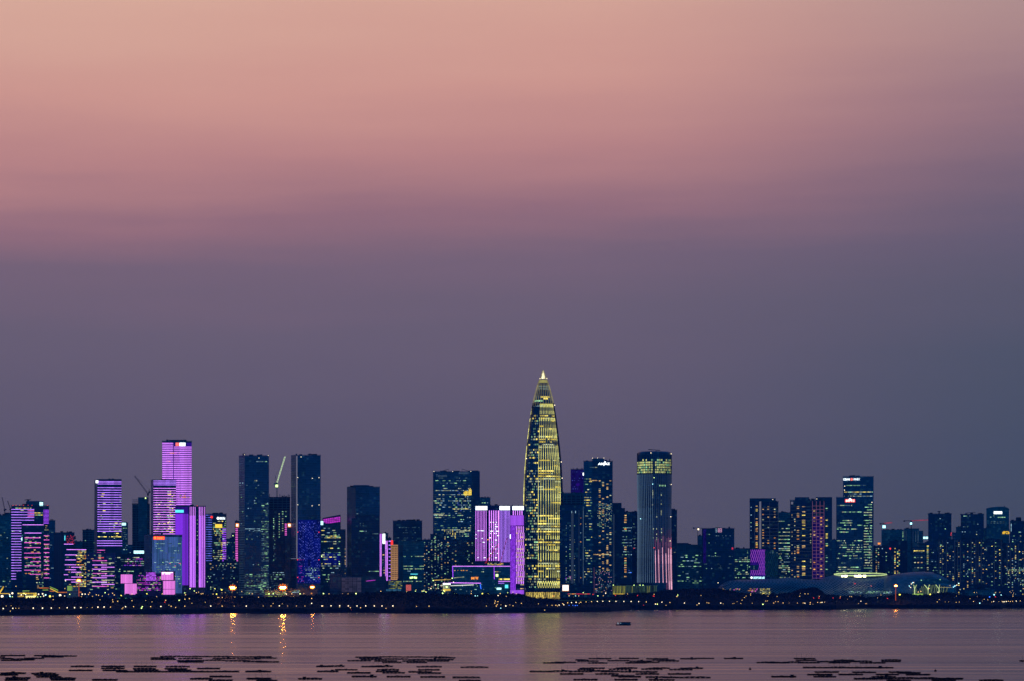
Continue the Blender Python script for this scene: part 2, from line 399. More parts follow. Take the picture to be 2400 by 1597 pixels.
def terrain(px, s):
    if s <= 0: return -0.5
    c = canopy(px, s)
    g = max(2.2, c-9.0)*min(1.0, s/10.0)
    if s > BELT+20: g += (8.0-g)*min(1.0, (s-BELT-20)/60.0)
    return g
def bumpn(x): return math.sin(x*0.11)*0.5+math.sin(x*0.271+1.3)*0.35+math.sin(x*0.67+4.1)*0.25+math.sin(x*1.7)*0.15

# land
m = MB(); pxs = [(-2400+i*24) for i in range(0, 301)]
ss = [-6, 0, 4, 10, 20, 35, 55, 80, 110, 150, 170, 230, 400]
rows = []
for px in pxs:
    q = min(max(px, -900), 3300); Y0 = shoreY(q)
    rows.append([((px-1200)/F*(Y0+s_), Y0+s_, terrain(q, s_)) for s_ in ss] + [((px-1200)/F*9000, 9000, 8), ((px-1200)/F*90000, 90000, 8)])
k = len(rows[0])
for r_ in rows: m.v += r_
for i in range(len(rows)-1):
    for j in range(k-1): m.f.append((i*k+j, (i+1)*k+j, (i+1)*k+j+1, i*k+j+1))
o = m.build('ground', 'ground'); tag(o, None, None, kind='structure')
# water sheet
m = MB(); m.v = [(-60000, -3000, 0), (60000, -3000, 0), (60000, 90000, 0), (-60000, 90000, 0)]; m.f = [(0, 1, 2, 3)]
o = m.build('water', 'sea_water'); tag(o, None, None, kind='structure')
# the dark wood along the shore: one mass nobody could count, leaf clumps on a bumpy canopy
m = MB(); RT = random.Random(3)
rows = []
px = -320.0; NS = 16
while px < 2720:
    Y0 = shoreY(px); row = []
    for j in range(NS+1):
        s_ = 13+(BELT-13)*j/NS
        z = canopy(px, s_)+ (bumpn(px+j*7.3)*0.9+RT.uniform(-.5, .5))*(0.6 if j == NS else 1.0) - 0.8
        row.append(((px-1200)/F*(Y0+s_), Y0+s_+RT.uniform(-2, 2), z))
    x0, y0, _ = row[0]
    rows.append([(x0, y0-0.6, 1.2)]+row+[(row[-1][0], row[-1][1]+4, row[-1][2]-8)])
    px += 5.0
k = len(rows[0])
for r_ in rows: m.v += r_
for i in range(len(rows)-1):
    for j in range(k-1): m.f.append((i*k+j, (i+1)*k+j, (i+1)*k+j+1, i*k+j+1))
for _ in range(52000):
    px = RT.uniform(-150, 2550); s_ = 13+(BELT-13)*RT.random()**0.6; Y0 = shoreY(px)
    z = canopy(px, s_)+bumpn(px+s_*0.8)*0.9+RT.uniform(-2.2, 0.9)
    c = Vector(((px-1200)/F*(Y0+s_), Y0+s_, z)); a = RT.uniform(.5, 1.3)
    u = Vector((RT.uniform(-1, 1), RT.uniform(-1, 1), RT.uniform(-.7, .7))).normalized(); v = u.cross(Vector((RT.uniform(-1, 1), RT.uniform(-1, 1), RT.uniform(-1, 1)))).normalized()
    n = len(m.v); m.v += [tuple(c-u*a-v*a*.5), tuple(c+u*a-v*a*.6), tuple(c+u*a*.6+v*a*.7), tuple(c-u*a*.7+v*a*.6)]; m.f.append((n, n+1, n+2, n+3))
o = m.build('shore_wood', 'leaf'); tag(o, 'dark wood of trees and bushes along the whole city shore', 'wood', kind='stuff')

# ------------------------------------------------------------------ buildings
BLDS = []
SIL = []      # silhouettes (x0, x1, ytop, Y) for leaving out what other buildings hide
PEND = []     # lit things waiting for the hidden test
GZ = 6.0
class Bld:
    def __init__(s, name, label, cat, x0, x1, yt, Y, depth=35, mat='glass_navy', side=None, slant=None, group=None, taper=0.0, nobody=False):
        s.x0, s.x1, s.yt, s.Y, s.depth = x0, x1, yt, Y, depth
        xc = (P(x0, 0, Y)[0]+P(x1, 0, Y)[0])/2
        s.r = root(name, label, cat, (xc, Y, GZ), group)
        s.side = side; s.xs = x0; BLDS.append(s)
        if nobody: return
        z1 = P(0, yt, Y)[1]
        if side:      # side face on the left, in photo px wide, receding
            xs = x0+side; s.xs = xs; dd = depth*0.8
            p = [(P(xs, 0, Y)[0], Y), (P(x1, 0, Y)[0], Y), (P(x1, 0, Y)[0], Y+depth), (P(x0, 0, Y)[0], Y+depth), (P(x0, 0, Y)[0], Y+dd)]
        else:
            X0, X1 = P(x0, 0, Y)[0], P(x1, 0, Y)[0]; c = min(0.8, (X1-X0)*.04)
            p = [(X0, Y+c), (X0+c, Y), (X1-c, Y), (X1, Y+c), (X1, Y+depth), (X0, Y+depth)]
        b = MB()
        if slant:
            zl, zr = P(0, slant[0], Y)[1], P(0, slant[1], Y)[1]; xa, xb = p[0][0], p[2][0]
            b.prism(p, GZ-4, [zl+(zr-zl)*min(1, max(0, (x-xa)/(xb-xa))) for x, y in p])
        elif taper:
            cx, cy = xc, Y+depth/2
            b.prism([(cx+(x-cx)*(1+taper), y) for x, y in p], GZ-4, z1, top=p)
        else: b.prism(p, GZ-4, z1)
        b.build('tower_body', mat, s.r)
        # parapet upstand round the roof edge
        if not slant:
            b = MB(); h = 1.3
            for i in range(len(p)):
                a, c = p[i], p[(i+1) % len(p)]
                b.bar((a[0], a[1]+.3, z1+h/2), (c[0], c[1]+.3 if abs(c[1]-a[1]) < 1 else c[1], z1+h/2), .5, h)
            b.build('parapet', mat, s.r)
        SIL.append((x0, x1, yt, Y))
        rr = random.Random(int(x0*13+yt))
        if not slant:
            X0, X1 = P(x0, 0, Y)[0]+2, P(x1, 0, Y)[0]-2
            for i in range(rr.randint(2, 4)):
                w = rr.uniform(1.5, max(2.0, (X1-X0)*.18)); xx = rr.uniform(X0, max(X0+.1, X1-w)); d0 = rr.uniform(2, max(3, depth*.5)); h = rr.uniform(1.6, 3.0)
                u = MB(); u.box(xx, xx+w, Y+d0, Y+d0+rr.uniform(2, 5), z1-.2, z1+h); u.box(xx+.3, xx+w-.3, Y+d0+.3, Y+d0+1.8, z1+h, z1+h+.3); u.build('roof_unit', 'steel_dark', s.r)
            if rr.random() < .5:
                xx = rr.uniform(X0, X1); u = MB(); u.lathe([(.16, z1), (.07, z1+rr.uniform(3.5, 6.5))], xx, Y+4, 5); u.build('roof_mast', 'steel_dark', s.r)
    def X(s, px): return P(px, 0, s.Y)[0]
    def Z(s, py): return P(0, py, s.Y)[1]
    def box(s, name, x0, x1, y0, y1, mat, f=0.0, d=None, sil=False):
        """block between photo columns/rows; f metres in front of the facade"""
        b = MB(); b.box(s.X(x0), s.X(x1), s.Y-f, s.Y-f+(d if d is not None else s.depth), s.Z(y1) if y1 is not None else GZ-4, s.Z(y0))
        if sil: SIL.append((x0, x1, y0, s.Y-f))
        return b.build(name, mat, s.r)
    def roof(s, x0, x1, yt, inset=6, mat='steel_dark', name='roof_plant'):
        b = MB(); X0, X1 = s.X(x0), s.X(x1); z0 = s.Z(s.yt)-1; z1 = s.Z(yt)
        b.box(X0, X1, s.Y+inset, s.Y+s.depth-inset, z0, z1-.8); b.box(X0+.8, X1-.8, s.Y+inset+.8, s.Y+s.depth-inset-.8, z1-.8, z1)
        return b.build(name, mat, s.r)
    def bmu(s, x, yt, w=9, h=3):
        """window cleaning gantry on the roof"""
        b = MB(); X = s.X(x); z0 = s.Z(s.yt); z1 = z0+h*s.Y/F*1.0
        b.box(X-1.2, X+1.2, s.Y+5, s.Y+8, z0, z1); ww = w*s.Y/F/2
        b.bar((X-ww, s.Y+6, z1+.6), (X+ww*.8, s.Y+6, z1+.9), .9); b.box(X-2.4, X+2.4, s.Y+4.6, s.Y+8.4, z1, z1+1.6)
        return b.build('roof_gantry', 'steel_dark', s.r)
    def lit(s, name, mat, x0, x1, y0, y1, f=.35, d=.35, cap=True):
        PEND.append((s, name, mat, x0, x1, y0, y1, f, d))
    def strips(s, x0, x1, y0, y1, step, th, mat, name='light_strip', skip=(), f=.5):
        y = y0
        while y <= y1:
            if not any(a <= y <= b for a, b in skip): s.lit(name, mat, x0, x1, y-th/2, y+th/2, f)
            y += step
    def vstrips(s, xs, y0, y1, th, mat, name='light_strip', f=.5, seg=1):
        for x in xs:
            for k in range(seg):
                a = y0+(y1-y0)*k/seg; b = y0+(y1-y0)*(k+1)/seg
                s.lit(name, mat, x-th/2, x+th/2, a+(0.0 if seg == 1 else .3), b, f)
    def wins(s, x0, x1, y0, y1, rs=4.6, cs=2.4, d=.15, mats=('win_green', 'win_cream', 'win_cool'), run=(1, 3), h=1.7, seed=None, rowvar=True, f=.3, name='lit_window'):
        rn = random.Random(seed if seed is not None else int(x0*31+y0*7)); y = y0+rs*.5
        while y < y1-.5:
            dr = d*(rn.choice((.2, .5, 1, 1, 1.6, 2.6)) if rowvar else 1.0); x = x0+.6
            while x < x1-cs*.6:
                if rn.random() < dr:
                    n = rn.randint(*run); xe = min(x1-.4, x+n*cs-.5); w_ = rn.choice(mats)
                    s.lit(name, w_, x, xe, y-h/2, y+h/2, f); x += n*cs
                else: x += cs
            y += rs
    def cols(s, xs, y0, y1, rs=4.4, d=.35, w=2.4, h=1.7, mats=('win_warm', 'win_cream'), seed=1, f=.3):
        rn = random.Random(seed+int(y0)); 
        for x in xs:
            y = y0+rs*.5
            while y < y1:
                if rn.random() < d: s.lit('lit_window', rn.choice(mats), x-w/2+rn.uniform(-.3, .3), x+w/2, y-h/2, y+h/2, f)
                y += rs
    def glyphs(s, x0, x1, y0, y1, n, mat, name='sign', seed=3, f=.9):
        """a row of n characters too small to read, each built from strokes"""
        rn = random.Random(seed); b = MB(); cw = (x1-x0)/n; Yf = s.Y-f
        for i in range(n):
            a = x0+cw*i+cw*.07; c = x0+cw*(i+1)-cw*.07; th = (y1-y0)*.2; tw = (c-a)*.24
            for yy in (y0, (y0+y1-th)/2, y1-th):
                if rn.random() < .85: b.box(s.X(a), s.X(c), Yf, Yf+.4, s.Z(yy+th), s.Z(yy))
            for xx in (a, c-tw, (a+c-tw)/2):
                if rn.random() < .65: b.box(s.X(xx), s.X(xx+tw), Yf-.03, Yf+.37, s.Z(y1), s.Z(y0))
        return b.build(name, mat, s.r)
    def disc(s, x, y, r, mat, name='emblem', f=.9, k=20):
        b = MB(); X, Z = s.X(x), s.Z(y); rr = r*s.Y/F; n = len(b.v)
        for yy in (s.Y-f, s.Y-f+.4):
            b.v += [(X+rr*math.cos(2*math.pi*i/k), yy, Z+rr*math.sin(2*math.pi*i/k)) for i in range(k)]
        b.f += [tuple(range(k)), tuple(reversed(range(k, 2*k)))]+[(i, k+i, k+(i+1) % k, (i+1) % k) for i in range(k)]
        return b.build(name, mat, s.r)
    def text(s, x0, x1, y0, y1, txt, mat, name='sign', f=.9, bold=0.02):
        c = bpy.data.curves.new('lettering', 'FONT'); c.body = txt; c.extrude = 0.03; c.offset = bold
        o = bpy.data.objects.new('lettering', c); COL.objects.link(o)
        me = bpy.data.meshes.new_from_object(o.evaluated_get(bpy.context.evaluated_depsgraph_get()))
        bpy.data.objects.remove(o); bpy.data.curves.remove(c)
        if not me.vertices: return None
        xs = [v.co.x for v in me.vertices]; ys = [v.co.y for v in me.vertices]; ax, bx, ay, by = min(xs), max(xs), min(ys), max(ys)
        X0, X1, Z0, Z1 = s.X(x0), s.X(x1), s.Z(y1), s.Z(y0); L = s.r.location
        for v in me.vertices:
            x = X0+(v.co.x-ax)/(bx-ax)*(X1-X0); z = Z0+(v.co.y-ay)/(by-ay)*(Z1-Z0); y = s.Y-f-v.co.z*8
            v.co = (x-L.x, y-L.y, z-L.z)
        me.materials.clear(); me.materials.append(MATS[mat])
        o = bpy.data.objects.new(name, me); COL.objects.link(o); o.parent = s.r; return o
    def line(s, x0, y0, x1, y1, th, mat, name='light_line', f=.8):
        b = MB(); t_ = th*s.Y/F
        b.bar((s.X(x0), s.Y-f, s.Z(y0)), (s.X(x1), s.Y-f, s.Z(y1)), t_, .6); return b.build(name, mat, s.r)
    def side_lines(s, y0, y1, step, th, mat):
        dd = s.depth*.8; Yb = s.Y+dd; xa = P(s.x0, 0, s.Y)[0]; xb = s.X(s.xs); y = y0; b_ = None
        while y < y1:
            z = s.Z(y); b = MB(); b.bar((xa-.25, Yb-.2, z), (xb-.25, s.Y-.2, z), .5, th*s.Y/F)
            # bar's w is its width across, h its height
            b.build('floor_edge', mat, s.r); y += step
    def dots(s, pts, mat='lamp_white', r=.55, name='roof_light'):
        for x, y in pts: 
            rr = r*s.Y/F
            sbox(name, mat, s.r, s.X(x)-rr, s.X(x)+rr, s.Y-1.0, s.Y-.5, s.Z(y)-rr, s.Z(y)+rr)

GOLDW = ('win_cream', 'win_gold', 'win_green'); RES = ('win_warm', 'win_cream', 'win_dim', 'win_green'); OFF = ('win_green', 'win_cream', 'win_cool', 'win_dim'); COOL = ('win_cool', 'win_dim', 'win_green')

# ---- far left
b = Bld('office_block', 'dark hazy block cut off by the left edge of the picture', 'building', -14, 27, 1208, 5600, 40, 'glass_teal'); b.wins(0, 26, 1240, 1385, 6, 3, .05, COOL+('win_cream',), (1, 1)); b.roof(10, 24, 1202)
b.box('frame', 14, 26, 1202, 1208, 'slab_open', 0, 20)
b = Bld('office_tower', 'violet striped tower with penthouse block at far left', 'building', 27, 114.5, 1186, 5050, 40, 'glass_dark')
b.roof(61, 102, 1174.5, 4, 'glass_navy', 'penthouse'); b.bmu(66, 1172, 18, 13)
b.box('sign_panel', 92.5, 100.5, 1177, 1187, 'sign_cyanwhite', -3.6, .5)
b.strips(27, 80, 1194.5, 1220, 6.3, 1.3, 'led_lilac'); b.strips(65, 80, 1197.5, 1216, 6.3, 1.2, 'led_rose'); b.strips(27, 50.5, 1219.5, 1340, 6.25, 1.3, 'led_lilac'); b.strips(27, 38, 1345, 1362, 6.25, 1.3, 'led_lilac')
b.strips(101.5, 114, 1196, 1228, 3.1, 1.2, 'led_violet'); b.strips(102, 115, 1256, 1364, 9.9, 1.3, 'led_rose')
b.wins(36, 74, 1189, 1200, 5, 2.4, .6, GOLDW); b.wins(80, 101, 1200, 1218, 5, 2.4, .35, GOLDW); b.wins(28, 50, 1230, 1350, 6.25, 2.4, .10, OFF); b.wins(103, 113, 1230, 1350, 5, 2.4, .3, RES); b.dots([(31, 1185), (38, 1185), (46, 1185), (55, 1185), (66, 1185), (75, 1185), (111, 1185)], 'lamp_red', .6)
b.disc(54, 1264, 4.6, 'sign_cyanwhite'); b.disc(54.6, 1256, 2.6, 'sign_cyan')
b = Bld('office_block', 'lower dark block with rose light bands before the violet striped tower', 'building', 52.5, 102.5, 1230, 4950, 30, 'glass_dark')
for y, xa, xb in ((1230.5,53,102),(1249.8,58,97),(1261,58,95),(1272.3,57,95),(1283.8,57,95),(1296.9,57,95),(1306.8,57,95),(1316.7,72,95),(1326.6,58,95),(1336.8,57,95),(1346.6,70,95)): b.lit('light_strip', 'led_pink' if y < 1250 else 'led_rose', xa, xb, y-.7, y+.7, .5)
b.wins(58, 96, 1252, 1346, 5, 2.3, .14, RES+('win_amber',)); b.wins(84, 102, 1340, 1380, 4, 2.3, .35, RES)
b = Bld('office_block', 'narrow dark block right of the violet striped tower', 'building', 115, 129.5, 1221, 5500, 30, 'glass_navy'); b.wins(116, 129, 1245, 1380, 6, 3, .12, COOL, (1, 2))
b = Bld('apartment_tower', 'plum clad tower with a scribble of red neon near its top', 'building', 126, 174, 1249.5, 5200, 35, 'plum_clad')
b.box('dark_wing', 148.5, 174.2, 1249, None, 'glass_dark', 1.0, 20); b.box('corner_screen', 174.2, 177.5, 1257, 1264, 'steel_dark', 1.0, 10)
rn = random.Random(5)
bb = MB()
for _ in range(44):
    x = rn.uniform(156, 173); y = rn.uniform(1257, 1276); a = rn.uniform(-1.5, 1.5); X, Z = b.X(x), b.Z(y)
    bb.bar((X, b.Y-1.7, Z), (X+rn.uniform(-1.6, 1.6), b.Y-1.7, Z+rn.uniform(-1.6, 1.6)+.1), .45)
bb.build('neon_sign', 'line_red', b.r); b.box('light_bar', 151, 153, 1256, 1267, 'sign_cyan', 1.6, .4); b.strips(150, 172, 1275.8, 1276.5, 5, 1.3, 'led_pink', f=1.5); b.wins(152, 166, 1280, 1286, 5, 2.4, .8, GOLDW, f=1.4)
b = Bld('office_block', 'squat block with yellow windows and pink bands, right of the plum tower', 'building', 149, 202.5, 1288, 4900, 30, 'glass_dark')
for y, xa, xb in ((1288.6,156,202),(1301,153,180),(1312.7,153,178),(1324.2,152,178),(1330,167,190),(1335.8,153,178),(1341.5,167,190),(1347.5,150,160),(1353,167,192),(1359,152,178),(1364.7,167,190)): b.lit('light_strip', 'led_pink', xa, xb, y-.7, y+.7, .5)
b.wins(177, 202, 1290, 1376, 3.6, 2.2, .38, ('win_gold', 'win_amber', 'win_cream'), (1, 3)); b.wins(153, 177, 1292, 1376, 5.8, 2.2, .12, RES)
b = Bld('office_block', 'small teal block behind the red neon tower', 'building', 174, 194, 1270, 5900, 30, 'glass_teal')
b = Bld('unfinished_building', 'open floored unfinished block left of the tall lilac striped tower', 'building', 193.5, 223, 1243, 5800, 30, 'slab_open'); b.side_lines(1250, 1251, 5, 1, 'pole'); b.wins(195, 222, 1250, 1300, 5, 3, .05, COOL)
b = Bld('office_tower', 'lilac striped tower with a white beacon at its upper left corner', 'building', 221.5, 284.5, 1126, 5300, 38, 'glass_dark', side=6.5, taper=.03)
b.box('roof_crown', 229, 284, 1123.4, 1126, 'glass_dark', -1, 34)
b.strips(229, 284.3, 1129, 1136, 3.1, 1.1, 'led_lilac'); b.strips(228.5, 284.6, 1143.5, 1250.5, 5.68, 1.25, 'led_lilac'); b.strips(227.5, 286, 1268, 1285, 5.7, 1.25, 'led_lilac'); b.strips(227.5, 246, 1290, 1296, 5.7, 1.25, 'led_rose')
b.wins(229, 284, 1155, 1250, 5.68, 2.3, .07, GOLDW); b.wins(229, 284, 1256, 1264, 5, 2.6, .55, ('win_gold', 'win_cream')); b.wins(255, 284, 1225, 1265, 5.68, 2.3, .25, GOLDW)
b.box('beacon', 224.5, 230.5, 1126.5, 1133, 'sign_white', 1.2, .6)
b = Bld('office_block', 'low dark block with staggered pink bands below the lilac striped tower', 'building', 202, 270, 1297, 4850, 30, 'violet_glass')
for i in range(7): b.lit('light_strip', 'led_pink' if i % 3 else 'led_rose', 217, 250.5, 1314.5+i*10.05-.7, 1315.2+i*10.05, .5)
for i in range(6): b.lit('light_strip', 'led_pink' if i % 2 else 'win_cream', 237.5, 268, 1319.8+i*10.05-.7, 1320.5+i*10.05, .5)
b.wins(204, 268, 1300, 1384, 4, 2.2, .12, RES); b.wins(229, 244, 1306, 1313, 3, 2, .5, ('line_red',), h=2)
b = Bld('office_block', 'dark green lit low block behind the pink screens', 'building', 268, 357, 1300, 5250, 35, 'glass_dark'); b.wins(269, 352, 1305, 1390, 4.6, 2.6, .28, ('win_green', 'win_cream', 'win_dim', 'win_cream')); b.wins(290, 335, 1308, 1330, 5, 2, .3, ('led_magenta', 'purple_weave')); b.box('sign', 313.5, 340, 1291, 1298, 'sign_cyanwhite', .8, .5); b.lit('lit_window', 'win_green', 335, 345, 1333, 1345, .4)
b = Bld('office_block', 'slim grey block with a cyan lamp at its roof corner', 'building', 286, 300, 1226.5, 5900, 30, 'glass_teal'); b.box('beacon', 285.5, 295, 1226, 1232, 'sign_cyanwhite', 1, .6); b.wins(288, 299, 1236, 1290, 5, 2.4, .3, COOL)
b = Bld('unfinished_tower', 'teal unfinished tower wrapped in scaffolding under a luffing crane', 'building', 310, 351, 1182, 5650, 35, 'slab_open'); b.box('core', 323.6, 347, 1166, 1182.5, 'glass_teal', 0, 30); b.box('screen_wall', 324, 345, 1166, 1270, 'glass_teal', .5, 1)
m = MB()
for i in range(6):
    xx = b.X(311+i*2.3); m.box(xx-.2, xx+.2, b.Y-1.6, b.Y-1.2, b.Z(1275), b.Z(1170+i % 2))
for i in range(24): m.box(b.X(310.5), b.X(323.5), b.Y-1.7, b.Y-1.5, b.Z(1172+i*4.3)-.2, b.Z(1172+i*4.3)+.2)
m.build('scaffolding', 'concrete', b.r); b.wins(325, 346, 1178, 1290, 6, 3, .05, COOL, (1, 1)); b.dots([(341, 1168)], 'lamp_green', 1.3, 'work_light')
# tall pink pair
b = Bld('office_tower', 'tallest pink striped tower with a red and white sign at its top', 'building', 380.3, 449.2, 1034.7, 5500, 45, 'glass_navy')
b.box('roof_vault', 398, 434, 1031, 1035.5, 'glass_dark', -6, 30); b.box('facade_glow', 380.6, 449, 1038, 1186, 'glow_indigo', .3, .3)  # indigo sheet behind the strips imitates their light spilling on the facade
b.strips(380.5, 406, 1039.5, 1186, 4.35, 1.7, 'led_pink', skip=()); b.strips(407.6, 449, 1039.5, 1186, 4.35, 1.7, 'led_pink', skip=((1039, 1047),))
b.box('sign_board', 434.8, 437, 1038.4, 1046, 'glass_dark', .7, .3); b.box('sign_emblem', 411.5, 419.5, 1038, 1046, 'sign_redpale', 1.2, .4); b.box('sign', 420.5, 434.5, 1038, 1046, 'sign_white', 1.2, .4)
b.wins(386, 425, 1061, 1064, 3, 2.2, .7, ('sign_orange', 'led_rose'), f=.8, h=1.3); b.wins(388, 400, 1080, 1086, 4, 2.2, .5, ('sign_orange',), f=.8, h=1.2); b.wins(420, 448, 1155, 1170, 4.35, 2, .35, ('win_warm', 'sign_orange'), f=.8, h=1.4)
b = Bld('office_tower', 'tower with thin lilac bands standing just before the tallest pink tower', 'building', 353.6, 412.5, 1125.8, 5150, 40, 'glass_dark', side=6)
b.strips(359.8, 412.4, 1127.5, 1137.5, 3.2, 1.2, 'led_lilac'); b.strips(359.5, 412.4, 1145, 1253, 5.62, 1.3, 'led_pink')
b.wins(362, 409, 1158, 1250, 5.62, 2.2, .16, GOLDW); b.cols([394, 399, 404], 1150, 1250, 5.62, .5, 3.5, 2, GOLDW, 9)
b = Bld('office_tower', 'glowing purple tower with three bundles of upright light tubes and a cyan sign', 'building', 411, 481.5, 1187, 5050, 40, 'glass_dark')
b.box('facade_glow', 411.2, 441.5, 1205, 1372, 'led_violet_panel', .4, .4); b.box('led_crown', 411.2, 441.5, 1188.5, 1204.6, 'glow_indigo', .4, .4)
b.box('facade_glow', 444.6, 458.3, 1209, 1377, 'led_violet_pale', .3, .3); b.box('facade_glow', 466, 480.6, 1209, 1377, 'led_violet_pale', .3, .3)
b.vstrips([445.6, 449.4, 453.2, 457.2], 1188.5, 1377, 1.1, 'led_pink'); b.vstrips([467, 471, 475, 479.5], 1188.5, 1377, 1.1, 'led_pink')
b.glyphs(411, 431, 1195.5, 1202, 4, 'sign_cyan'); b.box('sign_backlight', 411, 430.5, 1195.5, 1202, 'sign_cyan', .6, .3); b.dots([(462, 1186)], 'lamp_red', .6); b.cols([462.5], 1215, 1370, 9, .6, 2, 1.6, ('win_green', 'win_dim'), 3)
b = Bld('office_tower', 'dark tower covered in fine blue upright lines with a red sign', 'building', 337.5, 427, 1255, 4900, 36, 'glass_navy', side=18)
b.box('facade_glow', 357, 426, 1259, 1391, 'led_bluegreen', .3, .3); rn = random.Random(2)
b.vstrips([358+i*2.42 for i in range(29)], 1259, 1391, .6, 'led_blue'); b.wins(359, 424, 1272, 1380, 5.5, 2.3, .13, COOL, f=.7)
b.disc(363.6, 1261.2, 3.1, 'sign_orange'); b.glyphs(367, 384.5, 1258.8, 1264.4, 4, 'sign_orange', seed=8); b.box('sign_backlight', 359.5, 386, 1257.5, 1265.4, 'sign_red', .7, .3)
b.wins(385, 410, 1315, 1320, 4, 2, .8, ('win_cool',), f=.8); b.wins(358, 424, 1318, 1328, 6, 2, .35, ('sign_redpale',), h=1, f=.8)
b = Bld('office_block', 'low block flecked all over with magenta light beside two pink screens', 'building', 318, 384, 1345, 4780, 24, 'violet_glass'); b.box('led_wall', 342.5, 365, 1342, 1362, 'purple_mosaic', .6, 1); b.wins(320, 383, 1348, 1386, 3.4, 2, .5, ('purple_mosaic', 'led_magenta', 'win_cream'), h=1.7)
b = Bld('screen_building', 'small block with two stacked plain pink screens at far left of the pair', 'building', 283, 321, 1347, 4720, 15, 'glass_dark'); b.box('screen', 283.3, 310.3, 1347, 1367.5, 'screen_pink', .5, .4); b.box('screen', 292.3, 320.5, 1368.5, 1394, 'screen_pink', .6, .4)
b = Bld('screen_building', 'small block with two pink screens below the blue lined tower', 'building', 377.5, 410.6, 1340.5, 4700, 15, 'glass_dark'); b.box('screen', 378.3, 406.2, 1341, 1360, 'screen_pink', .5, .4); b.box('screen', 382.3, 410.3, 1362, 1381, 'screen_pink', .6, .4); b.box('screen', 382.3, 410.3, 1382, 1394, 'screen_pink', .6, .4); b.wins(379, 405, 1341, 1348, 3, 2.5, .7, ('sign_white',), f=.9)
b = Bld('office_tower', 'dark tower with a red round sign, white lettering and a yellow screen', 'building', 481.5, 530.5, 1205.3, 5600, 35, 'glass_dark'); b.roof(497.5, 512.5, 1202)
b.strips(482, 497, 1208, 1318, 5.6, 1.7, 'led_blue'); b.disc(496, 1212.5, 2.9, 'sign_red'); b.disc(511, 1215.2, 3.1, 'sign_white', 'sign_emblem'); b.glyphs(514.5, 527.6, 1212.8, 1218, 5, 'sign_white', seed=4); b.box('led_screen', 504.5, 520.5, 1229, 1237.6, 'sign_yellow', .6, .4)
b.strips(521, 530, 1240, 1318, 4.4, 1.6, 'led_violet'); b.wins(499, 530, 1220, 1318, 4.6, 2.2, .28, GOLDW)
b = Bld('apartment_block', 'broad low apartment block between purple tower and left twin tower', 'building', 481, 558, 1317, 5450, 30, 'tile_dark'); b.wins(482, 557, 1320, 1390, 4.2, 2.6, .18, RES+COOL, (1, 1))
b = Bld('apartment_block', 'hazy apartment block behind, topped by a small crane hut', 'building', 530, 552, 1264, 6100, 30, 'tile_blue'); b.roof(542, 551, 1249, 6, 'tile_blue'); b.dots([(546, 1256)], 'lamp_green', .9); b.wins(531, 551, 1270, 1330, 4.5, 2.4, .2, COOL+RES, (1, 1))
b = Bld('office_block', 'slim building with a ladder of pink bars under an orange lamp', 'building', 550.5, 566, 1222, 5700, 30, 'glass_dark'); b.strips(551.8, 557.6, 1240, 1318, 4.15, 2.0, 'led_rose'); b.box('beacon', 552.5, 561, 1227, 1236, 'sign_orange', 1, .6); b.box('beacon_glass', 554, 558, 1229, 1234, 'sign_white', 1.4, .3)
# twin towers
b = Bld('office_tower', 'left twin of two tall dark glass towers with pale floor lines down its narrow side', 'building', 560, 630.4, 1068.7, 5400, 42, 'glass_navy', side=13.4); b.side_lines(1075, 1395, 5.6, .7, 'led_steel'); b.bmu(572, 1066, 9, 3); b.dots([(573, 1066), (628.5, 1068), (607, 1074)], 'lamp_white', .55)
b.wins(600, 626, 1080, 1090, 4.5, 2.5, .6, COOL); b.cols([598, 601.5], 1125, 1130, 4, 1, 1.5, 3, ('win_cream',)); b.wins(574, 630, 1135, 1330, 6, 3, .035, COOL, (1, 1)); b.wins(612, 630, 1180, 1395, 3.7, 2.4, .42, ('win_dim', 'win_green', 'win_dim')); b.wins(574, 612, 1238, 1248, 4, 3, .25, ('win_cool',)); b.wins(573, 630, 1345, 1395, 3.8, 2.3, .45, ('win_dim', 'win_dim', 'win_green')); b.wins(561, 572, 1130, 1230, 5.6, 3, .12, COOL, (1, 1), f=.2)
b = Bld('unfinished_tower', 'unfinished dark tower between the twin towers with bare columns on top', 'building', 630, 680, 1166.5, 5500, 35, 'glass_dark'); b.box('open_floors', 630.3, 679.5, 1166, 1195, 'slab_open', .4, 1)
m = MB()
for xx in (632, 650, 656, 661, 666.5, 672.5, 675.5, 678): m.box(b.X(xx)-.5, b.X(xx)+.5, b.Y+2, b.Y+3, b.Z(1168), b.Z(1158+ (xx*7) % 4))
m.build('bare_columns', 'concrete', b.r); b.cols([654.5], 1196, 1260, 6, .9, 2, 2, ('win_green', 'win_cream')); b.cols([662.5, 670], 1180, 1250, 5.6, .8, 3, 1.8, ('win_green', 'win_dim', 'win_cream'), 4); b.cols([641.5, 644], 1214, 1320, 4.6, .5, 1.8, 2.4, ('win_dim', 'win_green'), 6); b.wins(632, 680, 1340, 1385, 5, 2.4, .2, COOL); b.wins(634, 646, 1186, 1192, 4, 2, .6, COOL)
b = Bld('office_block', 'slim edge with pink bars and an orange lamp, left of right twin tower', 'building', 667, 684, 1224, 5440, 20, 'glass_dark'); b.strips(667.6, 672, 1229, 1256, 4.2, 2, 'led_rose'); b.box('beacon', 674.5, 682, 1227, 1236, 'sign_orange', 1, .6); b.box('beacon_glass', 676, 680.5, 1229, 1234, 'sign_white', 1.4, .3)
b = Bld('office_tower', 'right twin of two tall dark glass towers, its lower half glowing deep blue', 'building', 682, 751.5, 1067.7, 5400, 42, 'glass_navy', side=12.2); b.side_lines(1075, 1312, 5.6, .7, 'line_steel'); b.bmu(726, 1065, 10, 2)
